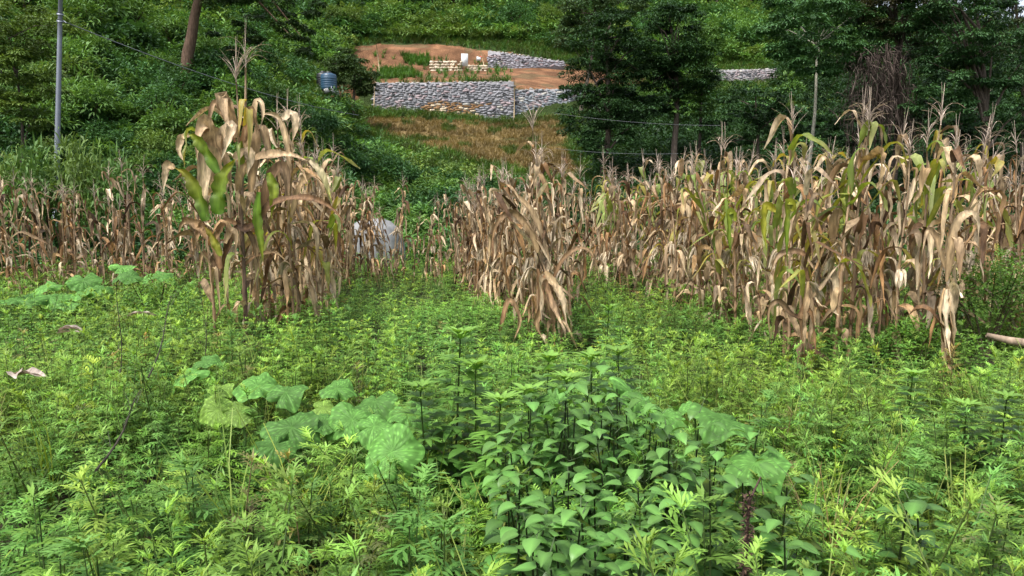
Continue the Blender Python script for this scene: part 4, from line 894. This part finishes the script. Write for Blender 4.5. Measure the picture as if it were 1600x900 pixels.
def weed_ovate(h, nodes_, L, cA, cB, wr=.45, S=3, per=2, el=20):
    k = nodes_ * per; t = np.repeat(np.linspace(.15, 1, nodes_), per); th = rng.normal(0, .07, 2) * h
    o = np.stack([th[0] * t, th[1] * t, h * t], -1); az = np.arange(k) * (360 / per) + np.repeat(np.arange(nodes_), per) * 90 + U(-18, 18, k)
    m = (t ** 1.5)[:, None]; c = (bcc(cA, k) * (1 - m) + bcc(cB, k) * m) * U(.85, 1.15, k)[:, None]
    LL = L * (1.1 - .5 * t) * U(.75, 1.2, k)
    return cat([leaves(o, az, el + U(-15, 25, k), el - 50, LL, LL * wr, S, 'leaf', 3, .22, U(-20, 20, k), c0=c, mid=c * 1.3), tube([A(0, 0, -.05), A(th[0], th[1], h)], [.004, .002], 4, (.10, .15, .05), cap=False)])
WA, WB = A(.095, .19, .028), A(.205, .36, .07)     # yellow-green mugwort
WC, WD = A(.062, .165, .032), A(.15, .31, .07)       # cool green
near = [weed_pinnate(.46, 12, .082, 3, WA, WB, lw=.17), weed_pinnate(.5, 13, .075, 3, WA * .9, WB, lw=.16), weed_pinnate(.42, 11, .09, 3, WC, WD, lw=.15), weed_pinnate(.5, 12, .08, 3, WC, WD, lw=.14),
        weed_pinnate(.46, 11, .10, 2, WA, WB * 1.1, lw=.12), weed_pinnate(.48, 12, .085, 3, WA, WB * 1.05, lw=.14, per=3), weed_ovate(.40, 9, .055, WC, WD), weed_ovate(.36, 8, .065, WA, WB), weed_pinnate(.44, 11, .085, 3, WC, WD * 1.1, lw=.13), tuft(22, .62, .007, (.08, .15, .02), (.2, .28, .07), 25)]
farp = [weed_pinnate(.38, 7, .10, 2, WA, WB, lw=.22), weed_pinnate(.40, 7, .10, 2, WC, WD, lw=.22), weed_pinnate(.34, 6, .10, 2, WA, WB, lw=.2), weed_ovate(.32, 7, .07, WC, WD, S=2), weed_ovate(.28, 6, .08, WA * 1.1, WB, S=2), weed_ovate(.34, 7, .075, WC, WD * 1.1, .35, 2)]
def hfield(x, y):
    n = vnoise(x, y, .9) * .5 + vnoise(x + 31, y, 2.6) * .5
    path = np.exp(-((x + 1.5 + (y - 12) * .09) / 1.6) ** 2) * np.clip((y - 6.5) / 4, 0, 1)
    h = .70 + .45 * n; h = h * (1 - .38 * path)
    h = h * (1 - .25 * np.exp(-((x + 1.1) / .8) ** 2 - ((y - 4.6) / .8) ** 2))
    for cx, cy in ((2.62, 6.5), (4.1, 6.75), (.6, 8.4), (-2.9, 7.9)): h = h * (1 - .5 * np.exp(-((x - cx) / .42) ** 2 - ((y - cy) / .6) ** 2))
    return h
def cover(name, protos, y0, y1, dens, label, weights=None, szf=1.):
    Np = int(dens * .76 * (y1 * y1 - y0 * y0)) ; e = U(0, 1, Np); y = np.sqrt(y0 * y0 + e * (y1 * y1 - y0 * y0)); x = U(-.76, .76, Np) * y
    z = hz(x, y); px, py = proj(np.stack([x, y, z + .4], -1)); ok = (py > 360) & (z < 1.5) & (rng.random(Np) < .55 + .6 * vnoise(x, y, .45))
    ditch = ((x - 5.6) / .55) ** 2 + ((y - 8.1) / .8) ** 2 < 1; ok &= ~ditch
    x, y, z = x[ok], y[ok], z[ok]; n = len(x)
    hf = hfield(x, y) * U(.75, 1.2, n)
    nz = vnoise(x + 5, y + 9, 1.1) * .5 + vnoise(x, y, 3.1) * .5 + U(-.22, .22, n)
    warm = nz > .5; k = len(protos)
    wi = [i for i, p in enumerate(protos) if p[2][:, 0].mean() / p[2][:, 1].mean() > .46]; ci = [i for i in range(k) if i not in wi]
    pk = np.where(warm, rng.choice(wi, n), rng.choice(ci, n))
    v = U(.72, 1.28, n); cm = np.stack([v * U(.88, 1.15, n), v, v * U(.8, 1.15, n)], -1)
    cm *= (1 + .3 * np.exp(-((x + 1.5 + (y - 12) * .09) / 1.7) ** 2) * np.clip((y - 7) / 3, 0, 1))[:, None] * A(1.08, 1, .9)
    yl = rng.random(n) < .03; cm[yl] *= A(1.3, 1.12, .9); dd = rng.random(n) < .018; cm[dd] = cm[dd] * A(1.15, .62, 1.2)
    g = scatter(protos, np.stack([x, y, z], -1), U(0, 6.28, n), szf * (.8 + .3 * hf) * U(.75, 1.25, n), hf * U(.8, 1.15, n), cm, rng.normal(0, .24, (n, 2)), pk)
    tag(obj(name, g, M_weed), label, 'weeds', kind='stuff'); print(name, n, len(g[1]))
cover('near_weeds', near, 1.75, 6.2, 110, 'dense feathery green weeds filling the near half of the field')
cover('field_weeds', farp, 6.1, 13, 85, 'green weeds covering the open ground up to the corn', szf=1.05)
cover('distant_weeds', farp, 12.9, 28, 28, 'low green weeds at the foot of the far corn rows', szf=1.35)

# ------------------------------------------------------------------ individual weeds that stand out
def palmate(o, az, el, L, n_l, c, w=.24):
    gs = []
    for k in range(n_l):
        f = (k / (n_l - 1) - .5) * 2; gs.append(leaves(o, az + f * 75, el - 8, el - 45, L * (1 - .35 * abs(f)), L * w, 4, 'leaf', 3, .2, c0=c, mid=c * 1.25))
    return cat(gs)
def palm_weed(h=1., nodes_=13, L=.17, cA=(.06, .16, .03), cB=(.16, .30, .05), n_l=5, w=.26, dark=True):
    t = thing('tall_weed', 'tall weed', 'weed'); cA, cB = A(*cA), A(*cB)
    k = nodes_ * 3; tt = np.repeat(np.linspace(.12, .98, nodes_), 3); b = rng.normal(0, .04, 2)
    base = np.stack([b[0] * tt, b[1] * tt, h * tt], -1); az = np.arange(k) * 120 + np.repeat(np.arange(nodes_), 3) * 47 + U(-15, 15, k)
    pl = L * (.9 - .6 * tt) * U(.7, 1.1, k); el = 15 + 40 * tt ** 3 + U(-8, 8, k); a, e = np.radians(az), np.radians(el + 15)
    o = base + np.stack([np.cos(a) * np.cos(e), np.sin(a) * np.cos(e), np.sin(e)], -1) * pl[:, None]
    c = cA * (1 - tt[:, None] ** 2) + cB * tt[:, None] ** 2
    pet = leaves(base, az, el + 15, el + 15, pl, .006, 1, 'stick', 2, c0=(.08, .12, .04))
    obj('stem', cat([tube([A(0, 0, -.05), A(b[0] * .5, b[1] * .5, h * .5), A(b[0], b[1], h)], [.006, .005, .003], 6, (.05, .045, .02) if dark else (.08, .12, .04), (.07, .12, .03)), pet]), M_stem, t)
    obj('foliage', cat([palmate(o, az, el, L * (1.1 - .45 * tt) * U(.85, 1.1, k), n_l, c, w),
        leaves(np.tile(A(b[0], b[1], h), (9, 1)), np.arange(9) * 40 + U(-10, 10, 9), U(25, 65, 9), U(-15, 20, 9), L * .75, L * .17, 4, 'leaf', 3, .2, c0=cB * 1.15)]), M_broad, t)
    return Kind(t)
def feather_weed(nodes_, L, cA, cB, lw):
    t = thing('tall_weed', 'tall weed', 'weed'); v, q, c = weed_pinnate(1., nodes_, L, 3, cA, cB, 3, lw)
    obj('stem', tube([A(0, 0, -.05), A(.01, 0, .5), A(0, 0, .96)], [.005, .004, .002], 6, (.09, .13, .045)), M_stem, t)
    obj('foliage', (v, q, c), M_weed, t); return Kind(t)
PK = [palm_weed(1.), palm_weed(1., 11, .17, n_l=3, w=.4), feather_weed(15, .15, WC, WD, .15), feather_weed(16, .13, WA, WB, .16)]
tw = [ # px, py top, y, kind, label
 (707, 508, 4.1, 0, 'tallest star-topped weed on a dark stem beside the pumpkin leaves'),
 (742, 560, 3.9, 1, 'leafy weed close beside the tallest star-topped weed'), (668, 590, 3.9, 0, 'shorter weed leaning by the tallest star-topped weed'),
 (800, 535, 4.4, 3, 'bright-topped weed above the heart-leaved thicket'), (845, 545, 4.3, 1, 'three-lobed weed in the middle of the heart-leaved thicket'),
 (875, 575, 4.0, 0, 'weed with dark stem rising from the heart-leaved thicket'), (930, 545, 4.3, 1, 'broad three-lobed weed behind the heart-leaved thicket'),
 (975, 535, 4.5, 0, 'bright star-topped weed at the path side of the heart-leaved thicket'), (822, 600, 3.7, 1, 'three-lobed weed at the front of the heart-leaved thicket'),
 (770, 610, 3.6, 0, 'weed with hanging lobed leaves between the pumpkin patch and the thicket'), (632, 530, 5.4, 2, 'slender pale weed beyond the pumpkin leaves'),
 (515, 458, 7.2, 2, 'tall feathery weed at the near foot of the tall corn row'), (490, 480, 6.9, 3, 'bushy weed in front of the tall corn row'), (545, 478, 7.0, 2, 'bluish weed leaning away from the tall corn row'),
 (455, 492, 6.6, 2, 'broad weed below the drooping blades of the tall corn row'), (360, 488, 6.2, 2, 'pale bluish weed at the foot of the dark tallest stalk'), (395, 478, 6.6, 2, 'upright weed right of the dark stalk foot'.replace('right ', 'just outside ')),
 (945, 478, 6.5, 0, 'bright-topped weed near the trailing husk of the middle row'), (1105, 548, 5.2, 3, 'tall bright weed standing in the open ground before the big stand'),
 (1190, 605, 4.2, 2, 'drooping-leaved weed on a dark bare stem'), (1250, 572, 5.3, 2, 'umbrella-like weed under the thick tan husk'), (1330, 560, 5.3, 3, 'slender weed between the two husk-footed plants'),
 (1418, 568, 4.7, 1, 'weed with a long dark bare stem in the open ground'), (1300, 615, 4.3, 3, 'bright leafy weed in the open ground beyond the broad-leaved seedling'), (1505, 612, 4.2, 0, 'dark-stemmed weed near the edge of the open ground'),
 (1565, 600, 4.2, 0, 'tall weed with long leaves at the field edge'), (1580, 560, 5.0, 3, 'feathery weed below the fallen branch'), (1480, 640, 3.9, 3, 'leafy weed beside the dark-stemmed weed'),
 (1560, 770, 2.7, 3, 'bright yellow green weed at the lower field edge'), (1420, 700, 3.3, 2, 'feathery weed above the broad-leaved seedling'), (290, 440, 8.0, 2, 'pale weed in front of the wide yellow green corn blades'),
 (260, 430, 8.6, 3, 'bushy bright weed between pumpkin leaves and tall row'), (300, 700, 3.0, 2, 'drooping narrow-leaved weed below the pumpkin patch'), (60, 760, 2.7, 3, 'bushy weed at the near corner of the field'),
 (640, 735, 2.75, 2, 'pale narrow-leaved weed under the big pumpkin leaf'), (690, 790, 2.5, 2, 'grey green lobed weed in front of the thicket'), (150, 830, 2.4, 2, 'pale feathery weed clump low at the near edge'),
 (395, 790, 2.5, 3, 'bright star-shaped weed low in the near growth'), (1110, 770, 2.5, 3, 'pale bright weed before the heart-leaved thicket'),
]
for px, py, y, k, lab in tw:
    p = at(px, py + (22 if y < 5 else 8), y); z0 = H(p[0], p[1]); h = max(.35, p[2] - z0)
    w = min(1.15, .55 + .45 * h) * (1.2 if y < 5 else 1.0)
    PK[k].place((p[0], p[1], z0), rng.uniform(0, 6.28), (w, w, h), lab, 'tall weeds standing above the ground cover')
# --- heart-leaved thicket
def heart_plant(h, nodes_, L):
    t = thing('heart_leaved_plant', 'heart leaved plant', 'leafy plant')
    k = nodes_ * 2; tt = np.repeat(np.linspace(.25, 1, nodes_), 2); b = rng.normal(0, .05, 2)
    base = np.stack([b[0] * tt, b[1] * tt, h * tt], -1); az = np.arange(k) * 180 + np.repeat(np.arange(nodes_), 2) * 90 + U(-30, 30, k)
    pl = L * U(.4, .8, k); a = np.radians(az); e = np.radians(U(20, 50, k)); o = base + np.stack([np.cos(a) * np.cos(e), np.sin(a) * np.cos(e), np.sin(e)], -1) * pl[:, None]
    c = A(.055, .145, .03) * U(.5, 1.3, k)[:, None] + (tt ** 2)[:, None] * A(.035, .05, .012)
    LL = L * U(.75, 1.2, k) * (1.08 - .3 * tt)
    obj('stem', cat([tube([A(0, 0, -.05), A(b[0], b[1], h) * .93], [.005, .003], 6, (.03, .025, .015), (.05, .07, .03)), leaves(base, az, np.degrees(e), np.degrees(e), pl, .005, 1, 'stick', 2, c0=(.05, .08, .03))]), M_stem, t)
    yl = rng.random(k) < .03; c[yl] = c[yl] * A(2.0, 1.25, .8)
    obj('foliage', leaves(o, az, U(-20, 20, k), U(-70, -25, k), LL, LL * U(.66, .8, k), 7, 'heart', 3, U(.15, .5, k), U(-35, 35, k), c0=c * .9, c1=c * 1.1, mid=c * 1.9), M_broad, t, smooth=True)
    return Kind(t)
HK = [heart_plant(.8, 8, .10), heart_plant(.8, 9, .085), heart_plant(.78, 7, .115), heart_plant(.7, 8, .095)]
hp = []; bands = [[], [], []]
poly = [(770, 700), (800, 610), (870, 575), (1000, 590), (1100, 640), (1190, 700), (1180, 760), (1060, 800), (1020, 900), (840, 880), (790, 780)]
tries = 0
while len(hp) < 78 and tries < 5000:
    tries += 1; px, py = rng.uniform(760, 1200), rng.uniform(575, 890)
    if not inpoly(np.array([px]), np.array([py]), poly)[0]: continue
    y = 3.75 - (py - 575) * .0052 + rng.uniform(-.12, .12); p = at(px, py - 14, y)
    if any((p[0] - a_) ** 2 + (p[1] - b_) ** 2 < .075 ** 2 for a_, b_ in hp): continue
    hp.append((p[0], p[1])); z0 = H(p[0], p[1]); h = (p[2] - z0) / .8; bd = 0 if py < 650 else 2 if py > 780 else 1
    wh = 'at the tall back of the thicket' if py < 650 else ('low at the near front of the thicket' if py > 780 else 'inside the thicket beside the star-topped weeds')
    bands[bd].append((px, HK[rng.integers(4)].place((p[0], p[1], z0), rng.uniform(0, 6.28), (1.1, 1.1, max(.4, h)), wh, 'heart-leaved plants of the central thicket')))
for b_, nm in zip(bands, ('back rank of the thicket', 'middle of the thicket', 'low near rank of the thicket')):
    for q_, (px, o_) in enumerate(sorted(b_, key=lambda m: m[0])): o_['label'] = f'heart-leaved plant, {NUM[q_]} in the {nm} from the star-topped weed'
for px, py, y, s, lab in [(1395, 775, 2.75, 1.25, 'broad-leaved seedling on a dark stem standing apart from the thicket'), (1455, 800, 2.6, 1.2, 'lower broad-leaved plant beside the broad-leaved seedling'), (1240, 830, 2.4, 1.0, 'low heart-leaved plant behind the brown flower spike'), (1290, 860, 2.35, 1.0, 'low heart-leaved plant at the near edge beyond the brown spike'), (1215, 745, 2.8, 1.1, 'heart-leaved plant beside the brown flower spike')]:
    p = at(px, py, y); z0 = H(p[0], p[1]); HK[2].place((p[0], p[1], z0), rng.uniform(0, 6.28), (s, s, (p[2] - z0) / .78), lab, 'heart-leaved plants outside the thicket')

# --- pumpkin vines: big round leaves held on stalks
def pumpkin_leaf(r, c, cup=.12, lobes=5):
    nr, na = 11, 84; a = np.linspace(0, 2 * np.pi, na, endpoint=False)
    notch = 1 - .62 * np.exp(-((np.minimum(a, 2 * np.pi - a)) / .22) ** 2)
    ro = (1 + .07 * np.cos(a * lobes) + .025 * np.sin(a * 11 + rng.uniform(0, 6))) * notch
    V, C = [A(0, 0, 0)], [A(*c) * 1.35]
    Vl = []
    for k in range(1, nr + 1):
        t = k / nr; rr = r * t * ro; vein = np.abs(np.cos(a * lobes / 2))
        z = cup * r * (t ** 2) * (1 + .9 * np.sin(a * 3 + rng.uniform(0, .3))) - .34 * r * t ** 3 * (1 + .6 * np.sin(2 * a) + .35 * np.sin(5 * a + 1)) + .03 * r * np.cos(a * 14) * t - .04 * r * t * (vein > .96)
        Vl.append(np.stack([rr * np.cos(a), rr * np.sin(a), z + rng.normal(0, .006 * r, na)], -1))
        vn = (np.abs(np.sin(a * lobes / 2)) < .07) | (np.abs(np.sin((a * 7 - t * 2.4 * np.sign(np.sin(a * lobes))) * 1.5)) < .16) & (t > .25); cc = A(*c)[None] * (1 + .9 * vn[:, None]) * U(.88, 1.1, na)[:, None] * (1 + .1 * math.sin(k * 2)) ; C.append(cc)
    V = np.vstack([np.repeat(V[0][None], na, 0)] + Vl); C = np.vstack([np.repeat(C[0][None], na, 0)] + C[1:])
    i = np.arange(nr)[:, None] * na; j = np.arange(na)[None]; j2 = (j + 1) % na
    return V, np.stack([i + j, i + na + j, i + na + j2, i + j2], -1).reshape(-1, 4), C
def rotx(g, ax, ay, az):
    from mathutils import Euler
    M = np.array(Euler((ax, ay, az)).to_matrix()); return g[0] @ M.T, g[1], g[2]
def pumpkin(label, pts, dz=-.02):
    P = [at(px, py, y) + A(0, 0, dz) for px, py, y, *_ in pts]; b = np.mean(P, 0); b[2] = H(b[0], b[1])
    t = thing('pumpkin_vine', label, 'pumpkin vine', b.tolist(), 'pumpkin vines among the weeds')
    gr = np.array([[p[0], p[1], H(p[0], p[1]) + .05] for p in P]); o_ = gr[np.argsort(gr[:, 0])]
    if len(o_) > 2: obj('vine', tube(o_ - b, .008, 5, (.12, .2, .06)), M_stem, t)
    for (px, py, y, r, tx, ty, yel), p, g_ in zip(pts, P, gr):
        c = [(.085, .20, .04), (.14, .24, .04), (.26, .24, .04)][yel]
        lf = obj('leaf', rotx(rotx(pumpkin_leaf(r * .86, A(*c) * rng.uniform(.75, 1.2)), 0, 0, rng.uniform(0, 6.28)), R(tx * rng.uniform(.4, 1.1)), R(ty + rng.uniform(-14, 14)), 0), M_pump, t, smooth=True, loc=(p - b).tolist())
        obj('leaf_stalk', tube([g_ - p, (g_ - p) * .4 + A(.02, .02, 0), A(0, 0, -.005)], [.007, .006, .005], 6, (.12, .2, .06)), M_stem, lf)
pumpkin('pumpkin vine with wide pale leaves in the open weeds beside the star-topped weed', [
 (295, 582, 5.2, .17, 22, -8, 0), (345, 602, 4.8, .10, 28, 5, 1), (402, 598, 4.9, .21, 22, 6, 0), (447, 608, 4.8, .16, 25, -5, 0), (340, 636, 4.3, .12, 50, 10, 1), (375, 640, 4.3, .12, 48, -8, 1),
 (527, 602, 4.9, .14, 30, 5, 0), (585, 622, 4.6, .17, 22, 0, 0), (505, 632, 4.5, .10, 25, 5, 1), (550, 650, 4.1, .16, 38, 8, 0), (455, 662, 4.0, .18, 30, -8, 0), (612, 700, 3.5, .165, 50, -4, 0), (430, 690, 3.7, .12, 30, 0, 0), (640, 640, 4.3, .14, 30, 8, 0), (320, 560, 5.6, .13, 18, 0, 0), (505, 655, 4.1, .12, 30, 0, 0), (585, 660, 4.0, .14, 36, -6, 0)])
pumpkin('pumpkin vine with bluish leaves catching the light above the heart-leaved thicket', [
 (985, 628, 4.0, .15, 20, 25, 0), (1130, 672, 3.7, .19, 16, 8, 0), (1180, 745, 3.1, .16, 30, -12, 0), (1035, 665, 3.7, .14, 15, 20, 0), (860, 640, 3.7, .12, 20, -15, 0), (1085, 655, 3.9, .1, 14, 0, 0)], .06)
pumpkin('pumpkin vine spreading flat leaves in front of the short corn below the pole', [
 (25, 466, 10.2, .33, 9, 0, 0), (80, 462, 10.6, .36, 7, 5, 0), (125, 458, 10.8, .33, 8, -6, 0), (70, 447, 11.3, .28, 18, 0, 0), (130, 436, 11.3, .3, 26, 4, 0), (155, 448, 11.1, .24, 16, 8, 0), (250, 428, 11.2, .26, 12, 0, 0), (205, 430, 11.6, .28, 14, 0, 0), (190, 415, 12, .24, 22, 0, 0), (110, 472, 10.1, .22, 6, 0, 0)])

# --- bright leafy bush and fallen branch at the field edge
def bush(label, px, py, y, r, h, n=1300, ls=.07):
    p = at(px, py, y); p[2] = H(p[0], p[1]); t = thing('leafy_bush', label, 'bush', p.tolist(), 'bushes at the field edge')
    obj('foliage', puff(n, r, h, ls, A(.03, .09, .015), A(.14, .26, .04), wr=.38, S=3), M_weed, t)
    gs = []
    for k in range(8):
        a_ = rng.uniform(0, 6.28); q = rng.uniform(.4, .8) * r; gs.append(tube([A(0, 0, -.05), A(math.cos(a_) * q * .4, math.sin(a_) * q * .4, h * .4), A(math.cos(a_) * q, math.sin(a_) * q, h * .85)], [.015, .01, .004], 5, (.07, .06, .03)))
    obj('stems', cat(gs), M_stem, t)
bush('bright leafy bush growing beside the bleached husk', 1545, 500, 8.8, .75, 1.25, 2600)
bush('leafy bush at the edge of the field behind the fallen branch', 1600, 455, 9.4, .8, 1.45, 2600)
bush('low leafy bush at the foot of the big stand beside the bleached husk', 1440, 520, 8.2, .5, .6, 1200)
bush('small bright bush in the gap beside the covered heap', 668, 400, 20.5, .8, 1.4, 900, .12)
bush('small green bush in front of the short corn below the pole', 240, 440, 9.6, .5, .8, 900)
p = at(1600, 538, 6.6)
tag(obj('fallen_branch', tube([A(-.28, .1, .07), A(-.12, .03, .03), A(.1, 0, .0), A(.4, -.05, -.08)], [.022, .035, .04, .035], 9, (.24, .18, .13)), M_bark, loc=p.tolist()), 'pale broken branch lying at the field edge under the leafy bush', 'branch')
# brown flower spike, dark leaning stems
p = at(1172, 745, 2.35); z0 = H(p[0], p[1]); t = thing('dead_flower_spike', 'dark brown dead flower spike standing in front of the thicket', 'dead plant', (p[0], p[1], z0))
h = p[2] - z0
obj('stem', tube([A(-.01, 0, 0), A(-.01, 0, h * .6), A(.0, 0, h * .9), A(.035, 0, h), A(.045, 0, h - .06)], [.008, .007, .005, .003, .002], 6, (.05, .03, .025)), M_stem, t)
n = 260; zz = U(h * .55, h * .93, n); obj('seed_head', leaves(np.stack([rng.normal(-.005, .004, n), rng.normal(0, .004, n), zz], -1), U(0, 360, n), U(-20, 60, n), U(-40, 20, n), .028, .008, 2, 'dia', 2, .2, c0=np.array([A(.075, .045, .03) * rng.uniform(.4, 1.5) for _ in range(n)])), M_stem, t)
def dark_stem(label, p0_, p1_, y0_, y1_, n=22, r=.006):
    a_ = at(*p0_, y0_); b_ = at(*p1_, y1_); d_ = b_ - a_; t = thing('withered_weed', label, 'withered weed', a_.tolist(), 'dark dead stems leaning over the weeds')
    obj('stem', tube([d_ * k + A(.02 * math.sin(k * 5), 0, 0) for k in np.linspace(0, 1, 8)], np.linspace(r, r * .4, 8), 5, (.035, .03, .02)), M_stem, t)
    tt = U(.1, 1, n); obj('foliage', leaves(d_ * tt[:, None], U(0, 360, n), U(30, 60, n), U(10, 50, n), U(.04, .13, n), .005, 3, 'stick', 2, 0, c0=(.05, .06, .03)), M_stem, t)  # bare twigs along the dead stem, no leaves
dark_stem('long dark dead stem leaning above the fallen pale husk', (232, 590), (272, 462), 5.0, 5.6)
dark_stem('dark dead stem slanting through the weeds below the pumpkin patch edge', (150, 735), (225, 610), 3.0, 3.8)
dark_stem('thin upright dark stem between the fallen husk and the tall corn', (186, 600), (186, 440), 5.2, 5.4, 14, .004)
dark_stem('thin upright stem below the tallest dark corn stalk', (320, 560), (316, 440), 6.0, 6.2, 14, .004)
print('objects', len(bpy.data.objects), 'polys', sum(len(o.data.polygons) for o in bpy.data.objects if o.type == 'MESH'))
